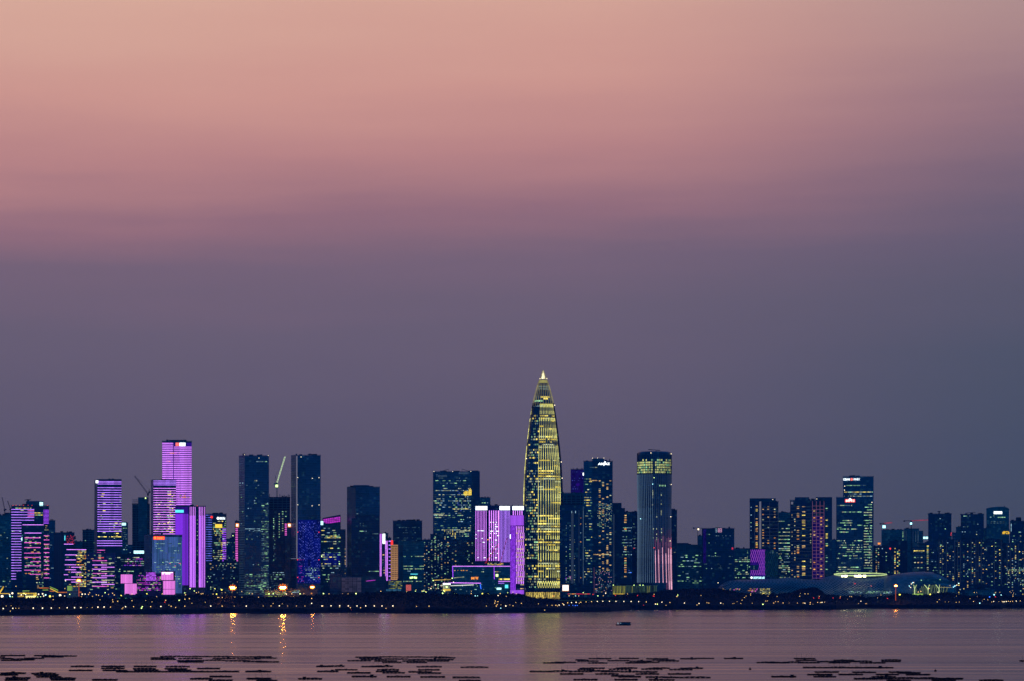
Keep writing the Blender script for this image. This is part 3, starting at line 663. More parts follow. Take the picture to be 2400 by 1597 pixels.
b.box('edge_rail', 694.2, 697.2, 1069, 1310, 'stair_edge', .3, .5); b.box('edge_rail', 682, 705, 1309, 1310.6, 'stair_edge', .6, .5)
b.box('facade_glow', 697.4, 751, 1219, 1368, 'led_deepblue', .3, .3); rn = random.Random(11)
for i in range(17):
    x = 701+i*3.0; y = 1222+rn.random()*6
    while y < 1366:
        if rn.random() < .62: b.lit('light_tube', 'win_bluedot' if rn.random() < .7 else 'led_blue', x, x+1.3, y, y+2.6, .7)
        y += 6.2
b.wins(715, 750, 1330, 1362, 4.4, 2.3, .3, COOL, f=.8); b.wins(698, 712, 1310, 1366, 5, 2, .25, ('led_magenta',), (1, 1), 1.3, f=.8)
b.dots([(698, 1119.6), (732, 1121.6), (747.5, 1120), (698, 1183.5), (731.5, 1186), (747.5, 1183.8), (705.5, 1071.5)], 'lamp_white', .7, 'aviation_light'); b.dots([(698, 1247.6), (747.5, 1247.8), (697.5, 1312.5), (747.5, 1312.5), (697.5, 1354), (747.5, 1354)], 'lamp_red', .9, 'aviation_light')
b = Bld('office_block', 'mid height block with a magenta glowing slanted crown right of the twin towers', 'building', 751.5, 798.5, 1227, 5550, 32, 'glass_navy', slant=(1227, 1227)); b.box('wing', 798.5, 810, 1241, None, 'glass_navy', -1, 28, sil=True)
m = MB(); m.prism([(b.X(756), b.Y+1), (b.X(798.3), b.Y+1), (b.X(798.3), b.Y+25), (b.X(756), b.Y+25)], b.Z(1228), [b.Z(1214.5), b.Z(1206.5), b.Z(1206.5), b.Z(1214.5)]); m.build('crown', 'violet_glass', b.r); SIL.append((756, 798, 1210, b.Y))
for i in range(8):
    for j in range(3):
        yt = 1217-i*.75+j*4.2
        if yt+3 < 1228: b.lit('crown_panel', 'led_magenta', 758+i*5, 762.2+i*5, yt, yt+3.4, -.4, .3)
b.box('beacon', 750, 757.5, 1222, 1231, 'sign_cyanwhite', 1.2, .6); b.wins(753, 798, 1236, 1368, 5.2, 2.5, .20, OFF+GOLDW); b.wins(760, 800, 1255, 1262, 4, 2.4, .6, GOLDW); b.cols([809], 1285, 1350, 4.4, .6, 1.8, 1.8, ('win_warm', 'win_dim')); b.box('facade_glow', 757, 798, 1297, 1325, 'led_deepblue', .2, .3); b.dots([(795.5, 1322), (754, 1304)], 'lamp_green', 1.1, 'flood_lamp')
b = Bld('theatre', 'low dark hall with a pale panelled box on its front', 'building', 772, 905, 1352, 4950, 40, 'glass_dark'); b.box('panelled_box', 801, 846.5, 1354, 1388, 'steel_white', 6, 10); b.box('parapet_wing', 772, 800, 1346, 1353, 'glass_dark', 0, 40)
m = MB()
for xx in (815.5, 826, 836): m.box(b.X(xx)-.25, b.X(xx)+.25, b.Y-6.3, b.Y-6, b.Z(1388), b.Z(1354))
m.box(b.X(801), b.X(846.5), b.Y-6.35, b.Y-6.05, b.Z(1363)-.25, b.Z(1363)+.25); m.build('panel_joints', 'steel_dark', b.r); b.line(857.5, 1362.5, 879.5, 1360.2, 1.3, 'led_magenta')
b.dots([(830, 1372)], 'lamp_white', .8)
b = Bld('office_tower', 'plain dark tower with teal side and a ledge halfway up, right of the twin towers', 'building', 813, 890, 1141.9, 5500, 44, 'glass_dark', side=20.5); b.roof(828, 866, 1137, 5, 'glass_navy')
b.box('upper_block', 833.5, 890.3, 1142.3, 1208, 'glass_navy', .6, 1); b.box('ledge', 833, 880, 1207, 1208.4, 'concrete', 1.6, 2); b.box('recess', 824, 843, 1215, None, 'glass_dark', .5, 1)
b.wins(835, 840, 1203, 1206.5, 3, 2, 1, COOL, f=1.7, name='ledge_light'); b.cols([857, 869], 1160, 1200, 5.8, .55, 1.8, 2, ('win_dim', 'win_cool'), 7); b.cols([844.5, 851.5], 1225, 1235, 5, 1, 1.6, 2.6, ('win_dim',)); b.wins(832, 860, 1243, 1249, 5, 2.4, .75, ('win_green', 'win_cool')); b.wins(814, 830, 1249, 1256, 5, 2.4, .5, COOL, f=.2); b.wins(872, 888, 1249, 1256, 5, 2.4, .5, COOL); b.wins(862, 888, 1337, 1343, 5, 2.4, .8, ('win_dim', 'win_green'))
b = Bld('office_block', 'slim block with upright purple tubes and a tall white sign', 'building', 889, 910, 1251, 5250, 30, 'glass_dark'); b.vstrips([891, 893.3], 1251.5, 1361.5, 1.4, 'led_pink'); b.vstrips([903.5, 905.8, 908], 1268, 1361.5, 1.1, 'led_pink'); b.box('sign', 896.5, 902.8, 1251.5, 1275, 'sign_white', .9, .5); b.wins(896, 902, 1280, 1360, 6, 2.4, .3, RES)
b = Bld('office_block', 'narrow dark slice with white tick marks beside the orange lit block', 'building', 909, 917, 1262, 5400, 25, 'glass_dark'); b.strips(911, 916, 1269, 1360, 9.1, 1.5, 'led_lilac')
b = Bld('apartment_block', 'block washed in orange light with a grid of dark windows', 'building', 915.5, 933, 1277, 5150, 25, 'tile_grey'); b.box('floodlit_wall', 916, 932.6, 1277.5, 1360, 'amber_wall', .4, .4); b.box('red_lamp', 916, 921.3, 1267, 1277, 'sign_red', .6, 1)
for i in range(17):
    for j in range(4): b.lit('dark_window', 'steel_dark', 918.2+j*3.7, 920.3+j*3.7, 1284+i*4.4, 1286.2+i*4.4, .8)
b.lit('dark_window', 'steel_dark', 917, 932, 1279.5, 1281.6, .8)
b = Bld('office_block', 'dark square topped block with a small roof box, left of the wide windowed tower', 'building', 921, 989.4, 1221.4, 5600, 40, 'glass_dark'); b.roof(951, 971, 1218); b.wins(923, 988, 1228, 1268, 6, 3, .08, ('win_dim',), (1, 1))
b = Bld('office_block', 'grey fronted office block with bands of pale green lit floors', 'building', 933, 994, 1270, 5300, 35, 'glass_teal'); b.box('grey_wing', 932.6, 944.5, 1278, None, 'concrete', 1, 25)
for y in (1304.5, 1327.5, 1333.8, 1363): b.wins(945, 968, y-2, y+2, 4, 2.6, 1.0, ('win_green', 'win_cream', 'win_green'), (1, 1)); b.wins(972, 994, y-2, y+2, 4, 2.6, .9, ('win_cream', 'win_green'), (1, 1), seed=int(y))
b.wins(945, 970, 1337, 1341, 4, 2.4, .5, COOL); b.dots([(962.5, 1354.6), (966, 1354), (971.5, 1354), (975, 1354.6)], 'lamp_green', 1.9, 'flood_lamp'); b.box('light_bar', 962, 979, 1345.3, 1346.8, 'sign_cyan', .8, .4); b.box('ledge', 960, 989, 1269.6, 1271, 'concrete', 1.5, 2)
b = Bld('kiosk', 'small red glowing kiosk at the foot of the green banded offices', 'building', 951, 964.5, 1370, 5100, 8, 'steel_dark'); b.vstrips([952.6, 955, 957.5, 960, 962.5], 1371, 1385, .9, 'sign_redpale')
b = Bld('office_block', 'low block with mottled yellow screen wall below the orange lit block', 'building', 909, 944, 1361, 4980, 20, 'glass_dark'); b.wins(910, 943, 1362, 1384, 3.2, 1.9, .5, ('curtain_lime', 'win_dim', 'curtain_lime')); b.box('lit_awning', 893, 940, 1381.5, 1386, 'led_bluegreen', 4, 2)
# wide windowed tower
b = Bld('office_tower', 'wide dark tower with faint lettering and a bright yellow light shape near its top', 'building', 1014.8, 1124.6, 1106, 5600, 50, 'glass_navy'); b.box('rear_wing', 1105.3, 1124.6, 1106.4, None, 'glass_dark', .5, 1)
for xa, xb, ya, yb in ((1034, 1052, 1104.5, 1099.5), (1099, 1083, 1104.5, 1099.3)): b.line(xa, ya, xb, yb, .9, 'steel_dark', 'roof_crane_jib', -8); b.line(xb, yb, xb, 1106, .5, 'steel_dark', 'roof_crane_cable', -8); b.box('roof_crane_base', xa-3, xa+3, 1103.6, 1106, 'steel_dark', -6, 6)
b.text(1021.5, 1047.5, 1112, 1118.5, 'Tencent', 'sign_faint', f=.6); b.glyphs(1075, 1100, 1107.5, 1111.5, 5, 'sign_faint', 'faint_sign', 12, .6)
b.dots([(1017, 1105.5), (1061, 1105.5), (1103.5, 1105)], 'lamp_white', .6)
m = MB()
for xx, ya, yb in ((1087.5,1154.5,1160),(1089.8,1152,1162),(1092.2,1151,1162.8),(1094.3,1152,1161),(1097,1151.5,1161.5),(1099.6,1147.5,1161.5),(1101.8,1144.5,1161.5),(1104.2,1148,1161)): m.box(b.X(xx-.8), b.X(xx+.8), b.Y-1.2, b.Y-.8, b.Z(yb), b.Z(ya))
m.build('led_artwork', 'sign_yellow', b.r)
b.wins(1016, 1104, 1143, 1262, 4.85, 2.3, .23, ('win_cream', 'win_green', 'win_dim', 'win_cream', 'win_cool'), (1, 3), 1.6, 21); b.wins(1020, 1104, 1118, 1142, 6, 2.4, .1, COOL+('win_dim',)); b.wins(1106, 1124, 1140, 1262, 4.85, 2.6, .09, COOL); b.wins(1072, 1082, 1150, 1200, 4.5, 2, .35, ('win_bluedot',)); b.wins(1078, 1102, 1242, 1247, 5, 2.6, 1, ('win_cream', 'win_gold')); b.cols([1042, 1061, 1067, 1055], 1240, 1265, 8, .6, 1.6, 5.5, ('win_gold',), 5); b.wins(1016, 1040, 1203.5, 1208, 4.5, 2.2, .8, ('win_cream',)); b.wins(1060, 1100, 1191, 1195, 4.4, 2.2, .8, ('win_cream', 'win_gold'))
b = Bld('office_block', 'teal hazy block behind the white topped purple towers', 'building', 1124.6, 1149.3, 1166.8, 5900, 35, 'glass_teal'); b.roof(1126, 1134, 1165); b.wins(1126, 1149, 1170, 1185, 6, 3, .2, COOL)
b = Bld('apartment_tower', 'left apartment slab of two in front of the wide windowed tower', 'building', 1008.5, 1057, 1253, 5350, 25, 'tile_blue'); b.cols([1012, 1020, 1027, 1035, 1043, 1050], 1257, 1385, 4.3, .42, 2.6, 1.9, RES+('win_green',), 31); b.wins(1009, 1056, 1260, 1385, 4.3, 2.5, .08, COOL, (1, 1))
b = Bld('apartment_tower', 'right apartment slab with pale balcony lines in front of the wide windowed tower', 'building', 1056.5, 1113, 1268, 5320, 25, 'tile_grey'); 
for i in range(24): b.lit('balcony_rail', 'concrete', 1057, 1112, 1271+i*4.7, 1271.9+i*4.7, .9)
b.cols([1061, 1068, 1096, 1099, 1107], 1271, 1385, 4.7, .35, 2.6, 1.8, RES+('win_green',), 32, f=1.2)
b = Bld('apartment_tower', 'apartment slab with scattered windows right of the green banded offices', 'building', 991, 1010, 1266, 5450, 25, 'tile_blue'); b.cols([995, 1000, 1005], 1270, 1385, 4.4, .4, 2.4, 1.8, RES+COOL, 33)
# purple trio with white lit tops
b = Bld('office_tower', 'left purple striped tower of the trio with a white glowing top', 'building', 1113.4, 1142, 1187, 5250, 35, 'violet_glass'); b.box('facade_glow', 1113.6, 1140.6, 1197, 1315, 'glow_deepviolet', .2, .3); b.vstrips([1115+i*3.5 for i in range(8)], 1197, 1315, 1.0, 'led_pink'); b.box('sign', 1114.7, 1142, 1186.8, 1196, 'sign_white', 1.0, .8); b.wins(1114, 1141, 1222, 1312, 9, 2.4, .2, ('sign_white', 'win_cool'), (1, 1), f=.9)  # violet sheet behind the tubes stands in for their spilled light
b = Bld('office_tower', 'middle purple tower of the trio with five broad light stripes and dark crown', 'building', 1142, 1171, 1185.5, 5280, 35, 'violet_glass'); b.box('facade_glow', 1145, 1170.5, 1195, 1315, 'glow_deepviolet', .2, .3); b.vstrips([1147, 1152, 1157.2, 1162.4], 1197, 1315, 1.9, 'led_pink'); b.vstrips([1168.5], 1197, 1315, 3.2, 'led_pink'); b.wins(1146, 1170, 1222, 1312, 5.2, 2.3, .22, ('sign_white', 'win_cool'), (1, 2), f=.9); b.wins(1139.5, 1147, 1263, 1268, 5, 2.4, 1, ('win_amber',), f=.9)  # spill between the broad stripes painted as a dim violet sheet
b = Bld('office_tower', 'right purple striped tower of the trio with a white glowing top', 'building', 1170.5, 1195.4, 1187, 5250, 35, 'violet_glass'); b.box('facade_glow', 1170.7, 1195, 1197, 1320, 'glow_deepviolet', .2, .3); b.vstrips([1172.5+i*3.1 for i in range(8)], 1197, 1318, .95, 'led_lilac'); b.box('sign', 1170.7, 1195, 1186.8, 1196, 'sign_white', 1.0, .8)  # dim violet sheet again in place of spill from the tubes
b = Bld('office_tower', 'purple woven tower with a white top touching the pointed golden tower', 'building', 1195.6, 1230, 1187, 5150, 32, 'violet_glass'); b.box('sign', 1201, 1227.5, 1186.8, 1196, 'sign_white', 1.0, .8); b.vstrips([1203, 1208, 1213.2, 1218.4, 1223.4], 1197, 1208, 1.8, 'led_pink'); b.box('facade_glow', 1195.8, 1227.6, 1208.5, 1232, 'led_violet_pale', .4, .3); b.box('facade_glow', 1195.8, 1208.5, 1232.5, 1383, 'purple_weave', .4, .3); b.box('facade_glow', 1195.8, 1228, 1383.5, 1393, 'led_violet_pale', .5, .3)
for i in range(9): b.vstrips([1210.5+ (i % 2)*1.3+j*4.0 for j in range(5)], 1250+i*15-16, 1250+i*15-1.2, 1.7, 'led_pink')
b.wins(1209, 1228, 1236, 1382, 9.3, 2.5, .45, ('win_cream', 'win_warm'), (1, 3), 2, f=.9); b.box('light_bar', 1195, 1197, 1253, 1263, 'sign_white', 1.2, .4)
# podium with purple outline
b = Bld('shopping_mall', 'low mall outlined in purple light with two orange signs and white light lines', 'building', 1060, 1196, 1327, 4950, 50, 'glass_teal')
b.line(1060, 1327.6, 1196, 1327.6, 1.5, 'led_pink'); b.line(1060.8, 1327, 1061.6, 1354, 1.6, 'led_violet'); b.line(1158, 1329, 1158.5, 1358, 1.5, 'led_violet'); b.line(1040, 1366, 1127, 1367.4, 1.5, 'led_pink'); b.line(1168, 1363, 1196, 1363, 1.3, 'led_pink'); b.line(1168, 1367.4, 1182, 1367.4, 1.0, 'led_lilac')
b.line(1063, 1355, 1088, 1352.6, 1.3, 'win_cream'); b.line(1054, 1373.4, 1110.5, 1371.2, 1.6, 'line_white'); b.line(1015, 1360.6, 1057, 1358.6, 1.3, 'line_yellow'); b.line(1032, 1373, 1056, 1373, 1.2, 'line_white')
b.text(1104.5, 1112, 1352.8, 1358.6, 'M', 'sign_orange', bold=.05); b.text(1113.8, 1121.3, 1352.3, 1358.8, 'W', 'sign_orange', bold=.05)
b.wins(1064, 1100, 1335, 1341, 5, 1.6, .8, ('win_amber', 'win_warm'), (1, 2), 1.6, f=.6); b.wins(1100, 1196, 1333, 1345, 5, 2, .15, RES, f=.6); b.wins(1168, 1196, 1355.5, 1361, 5, 4.4, 1, ('win_gold',), (1, 1), 3.2, f=.7); b.wins(1062, 1196, 1368, 1388, 4, 2.5, .16, COOL, (1, 1), f=.6); b.wins(1142, 1180, 1319.5, 1325, 3, 2.2, .8, ('win_cream', 'line_yellow'), f=.5)
b.box('roof_deck', 1120, 1196, 1321, 1327, 'glass_dark', -3, 30); b.dots([(1164.8, 1349)], 'lamp_green', 2.8, 'flood_lamp'); b.box('lit_sign', 1183.5, 1191, 1371, 1379, 'sign_cyan', 3, .5); b.box('lit_sign', 1164, 1175, 1378, 1382.5, 'sign_cyanwhite', 3, .5); b.line(1125.5, 1370, 1127.5, 1381, 1.3, 'lamp_blue')
b = Bld('glass_lobby', 'bright yellow lit glass pavilion left of the mall', 'building', 1038, 1056, 1366, 4900, 10, 'glass_pale'); b.vstrips([1039.5, 1043, 1047.5, 1052], 1367, 1386, 2.0, 'win_cream'); b.box('lit_ceiling', 1038, 1056, 1367.5, 1371, 'sign_white', .7, .4); b.box('lit_base', 1038, 1056, 1381, 1385, 'line_yellow', .7, .4)
# ---- the pointed golden tower
def golden_tower():
    Y = 5500.0; cx = P(1273.6, 0, Y)[0]; cy = Y+34
    prof = [(864.5,0.4),(870,2.4),(878,5.4),(885,8.3),(893,11),(905,14.8),(922,19.4),(935,22.6),(948,25.2),(969,28.9),(1003,33.6),(1049,38.8),(1089,42.4),(1120,44.2),(1154,45.4),(1200,46),(1250,45.9),(1300,45.3),(1341,44.6),(1370,43.4),(1400,42.2)]
    sc_ = Y/F
    rz = sorted([(P(0, y, Y)[1], r*sc_) for y, r in prof])
    def rad(z):
        if z <= rz[0][0]: return rz[0][1]
        for (a, b), (c, d) in zip(rz, rz[1:]):
            if z <= c: return b+(d-b)*(z-a)/(c-a)
        return rz[-1][1]
    r = root('office_tower', 'tallest tower, bullet shaped and pointed, with golden lit ribs', 'skyscraper', (cx, cy, GZ))
    m = MB(); zs = [GZ-2]+[rz[0][0]+(rz[-1][0]-rz[0][0])*i/70 for i in range(1, 70)]
    ztip0 = P(0, 885, Y)[1]
    m.lathe([(rad(z)-1.0, z) for z in zs if z < ztip0], cx, cy, 64); m.build('tower_body', 'glass_navy', r, True)
    m = MB(); m.lathe([(rad(z)*.58, z) for z in [ztip0+(rz[-1][0]-ztip0)*i/8 for i in range(9)]], cx, cy, 32); m.build('lit_spire', 'line_gold_hot', r, True)
    # ribs; azimuth 0 faces the camera, positive towards the right
    NR = 48; bot = P(0, 1362, Y)[1]; tri = P(0, 955, Y)[1]; tipz = P(0, 888, Y)[1]
    def pt(a, z, off=0.4): rr = rad(z)+off; return (cx+rr*math.sin(a), cy-rr*math.cos(a), z)
    for i in range(NR):
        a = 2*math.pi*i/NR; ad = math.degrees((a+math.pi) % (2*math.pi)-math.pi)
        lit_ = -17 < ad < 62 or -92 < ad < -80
        if abs(ad) > 105: continue
        zz = [bot+(tri-bot)*j/22 for j in range(23)]
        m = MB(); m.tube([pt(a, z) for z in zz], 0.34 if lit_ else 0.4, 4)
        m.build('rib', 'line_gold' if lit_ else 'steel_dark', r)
        # crossing struts of the diagrid at the top and at the foot
        h = math.pi/NR
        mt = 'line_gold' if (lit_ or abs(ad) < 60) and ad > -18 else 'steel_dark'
        for sg in (-1, 1):
            for path in ([pt(a, tri), pt(a+sg*h, (tri*.6+P(0, 925, Y)[1]*.4))], [pt(a, bot), pt(a+sg*h, bot-6), pt(a+sg*h*.1, bot-12)]):
                m = MB(); m.tube(path, .42, 4); m.build('diagrid_strut', mt, r)
        if i % 2 == 0:
            m = MB(); z3 = [tri+(tipz-tri)*j/8 for j in range(9)]
            m.tube([pt(a, z) for z in z3], 0.38, 4); m.build('upper_rib', 'line_gold_dim', r)
    # lit floors behind the ribs
    rn = random.Random(8)
    def floor(z, a0, a1, h, mat):
        m = MB(); m.lathe([(rad(z)-.85, z), (rad(z+h)-.85, z+h)], cx, cy, max(2, int(abs(a1-a0)/5)), math.radians(a0-90), math.radians(a1-90)); return m
    for i in range(0, NR, 3):
        a = 2*math.pi*i/NR; m = MB(); m.tube([pt(a, tipz+(rz[-1][0]-tipz)*j/5, .1) for j in range(6)], [.3, .28, .26, .22, .18, .12], 4); m.build('spire_rib', 'line_gold_dim', r)
    z = P(0, 1378, Y)[1]; nfl = 0; rest = {}
    floors = []
    while z < P(0, 975, Y)[1]:
        rowk = rn.random()
        if rn.random() < .9:       # golden sector
            a = -17
            while a < 64:
                w = rn.choice((6, 12, 18, 26, 40)); 
                p_ = .16 if rowk < .38 else (.66 if rowk < .85 else .97)
                if rn.random() < p_: floors.append((z, a, min(a+w, 66), 2.1, 'win_gold_deep' if rn.random() < .5 else rn.choice(('win_gold', 'win_cream'))))
                a += w+rn.choice((0, 0, 3))
        if rn.random() < .85:      # dark left sector
            a = -74+rn.randint(0, 30)
            while a < -18:
                w = rn.choice((3, 3, 5, 8, 12)); 
                if rn.random() < .72: floors.append((z, a, min(a+w, -17), 2.5, rn.choice(('win_cream', 'win_green', 'win_gold', 'win_dim'))))
                a += w+rn.choice((1.2, 2, 4, 7))
        if rn.random() < .2: floors.append((z, 67, 76, 2.0, 'win_green'))
        z += 4.55
    for yy, a0, a1, mt in ((894, -90, 90, 'line_gold'), (905, -60, 70, 'win_dim'), (911, -60, 50, 'win_dim'), (930, -20, 55, 'win_gold'), (934, 0, 30, 'win_gold'), (939, -70, 0, 'win_green'), (951, -70, 10, 'win_cool')):
        floors.append((P(0, yy+1, Y)[1], a0, a1, 5.0 if yy == 894 else 2.6, mt))
    floors.sort(key=lambda q: -(q[2]-q[1]))
    for z, a0, a1, h, mt in floors[:100]: floor(z, a0, a1, h, mt).build('lit_floor', mt, r)
    for z, a0, a1, h, mt in floors[100:]:
        k_ = rest.setdefault(mt, MB()); f_ = floor(z, a0, a1, h, mt); n = len(k_.v); k_.v += f_.v; k_.f += [tuple(n+i for i in q) for q in f_.f]
    for mt, k_ in rest.items(): tag(k_.build('lit_floor', mt, r), None, None, kind='stuff')
    # glowing lobby behind slanting columns
    m = MB(); m.lathe([(rad(20)+.1, P(0, 1402, Y)[1]-9), (rad(20)+.1, P(0, 1388.5, Y)[1])], cx, cy, 48); m.build('lobby', 'lobby_glow', r)
    m = MB(); m.lathe([(rad(20)+.6, P(0, 1388.5, Y)[1]), (rad(20)+.6, P(0, 1386.5, Y)[1])], cx, cy, 48); m.build('lobby_canopy', 'steel_dark', r)
    for i in range(28):
        a = math.radians(-88+i*6.4); m = MB(); zb = P(0, 1402, Y)[1]-8; zt = P(0, 1385, Y)[1]
        m.tube([(cx+(rad(20)+.9)*math.sin(a+.05), cy-(rad(20)+.9)*math.cos(a+.05), zb), (cx+(rad(20)+.9)*math.sin(a-.05), cy-(rad(20)+.9)*math.cos(a-.05), zt)], .4, 4); m.build('lobby_column', 'steel_dark', r)
    SIL.append((1231, 1316, 1020, Y)); SIL.append((1250, 1298, 950, Y))
    for yy, xx in ((948, 1300.6), (885, 1266), (885, 1282), (1074, 1234), (1082, 1316), (1120, 1318)): 
        X, Z = P(xx, yy, Y); sbox('roof_light', 'lamp_white', r, X-.7, X+.7, cy-rad(Z)*.4, cy-rad(Z)*.4+1, Z-.7, Z+.7)
golden_tower()
# ---- between the golden tower and the ribbed round tower
b = Bld('office_tower', 'plain hazy teal tower just right of the golden tower', 'building', 1313, 1368, 1156, 5750, 35, 'glass_teal'); b.box('grid_band', 1321, 1366, 1160, 1184, 'slab_open', .3, .4)
b = Bld('office_tower', 'narrow tower glowing dim violet blue behind the white signed tower', 'building', 1337.6, 1370, 1100.3, 5900, 35, 'violet_glass'); b.box('facade_glow', 1338, 1369.5, 1102, 1155, 'glow_deepviolet', .3, .3); b.box('roof_mast', 1343, 1344, 1097, 1100.5, 'steel_dark', -5, 1); b.wins(1340, 1368, 1104, 1150, 5, 2.4, .12, ('win_bluedot',), (1, 1)); b.box('lit_patch', 1351, 1358, 1133.5, 1139, 'glow_indigo', .7, .3)
b = Bld('office_tower', 'lower dark tower with pale upright light lines right of the golden tower', 'building', 1312, 1368.5, 1184.7, 5450, 32, 'glass_dark'); b.vstrips([1341.5], 1200, 1368, 5.5, 'line_steel'); b.vstrips([1367], 1188, 1370, 1.4, 'led_steel'); b.vstrips([1357], 1196, 1366, 1, 'line_steel'); b.cols([1327, 1336, 1346.5], 1230, 1370, 5.5, .4, 1.8, 1.8, COOL+('win_cream',), 41); b.cols([1361], 1190, 1370, 7, .3, 2, 1.6, ('win_amber', 'win_cool'), 42); b.wins(1324, 1340, 1350, 1368, 4, 2, .4, ('win_bluedot', 'led_magenta', 'win_green'), (1, 1)); b.vstrips([1340, 1349], 1198, 1203, 1.4, 'win_cool')
b = Bld('office_tower', 'tall dark tower with white block lettering under its roof edge', 'building', 1367.8, 1436, 1081.6, 5500, 42, 'glass_dark'); b.roof(1388, 1415.8, 1074.4, 5, 'glass_navy', 'penthouse'); b.box('left_bay', 1367.8, 1388.5, 1082.5, None, 'glass_navy', .6, 1)
b.text(1401.5, 1429.6, 1085.0, 1091.8, 'AMJAZ', 'sign_white', bold=.05); b.box('sign_peak', 1416.5, 1419.6, 1081.8, 1087, 'sign_white', .9, .4); b.box('roof_mast', 1428, 1430, 1076, 1082, 'steel_dark', -3, 1.5)
b.dots([(1388.7, 1074.3), (1400.5, 1074), (1415.3, 1074)], 'lamp_white', .6); b.box('beacon', 1365.8, 1368.4, 1108.5, 1115, 'sign_white', 1.0, .5); b.vstrips([1387.2], 1087, 1366, .7, 'led_steel')
b.wins(1369, 1388, 1120, 1366, 6.2, 2.3, .26, GOLDW+('win_dim',), (1, 3), f=.9); b.wins(1382, 1400, 1094, 1098, 4, 2.4, .8, ('win_dim', 'win_cream'), f=.9); b.wins(1382, 1400, 1124.5, 1129.5, 4.4, 2.6, 1, ('win_warm',), f=.9); b.cols([1405.6, 1423.5, 1430.5, 1413.5], 1118, 1340, 3.8, .30, 4.2, 2.0, ('win_warm', 'win_cream', 'win_warm'), 51)
b.wins(1400, 1434, 1180, 1235, 3.1, 1.7, .34, ('win_cool', 'win_green', 'win_cream'), (1, 1), 1.2, 77, False); b.wins(1394, 1434, 1335, 1390, 3.4, 1.9, .26, ('win_cool', 'win_warm', 'sign_pinkpale', 'win_dim'), (1, 1), 1.6, 78, False); b.wins(1390, 1432, 1298, 1302, 4, 2.6, .6, ('win_warm', 'win_cream')); b.vstrips([1392.5], 1330, 1395, .6, 'frame_pink')
b = Bld('apartment_tower', 'stepped dark apartment tower with one column of orange windows', 'building', 1436, 1481, 1201, 5600, 30, 'glass_dark'); b.box('high_step', 1436, 1456.8, 1179, None, 'glass_dark', .5, 26, sil=True); b.box('mid_step', 1456.8, 1464.8, 1191, None, 'glass_dark', .2, 26, sil=True); b.roof(1471, 1480, 1199.5)
b.vstrips([1438.6], 1206, 1370, 3.2, 'line_steel'); b.cols([1465.8], 1206, 1372, 5.3, .6, 5, 2.4, ('win_warm', 'win_amber', 'win_warm', 'win_green'), 61); b.cols([1450.5], 1240, 1372, 7, .5, 3, 2, ('win_warm', 'win_cool', 'win_amber'), 62); b.wins(1458, 1481, 1234, 1306, 7, 2.2, .4, COOL); b.wins(1440, 1481, 1325, 1345, 5, 2.2, .22, ('win_bluedot', 'lamp_blue', 'win_cool'), (1, 1))
b = Bld('apartment_tower', 'thin dark block wedged left of the ribbed round tower', 'building', 1481, 1497, 1200, 5850, 30, 'glass_dark'); b.wins(1482, 1492, 1225, 1290, 7, 2.2, .3, COOL, (1, 1)); b.dots([(1485.7, 1285.6)], 'lamp_red', .7)
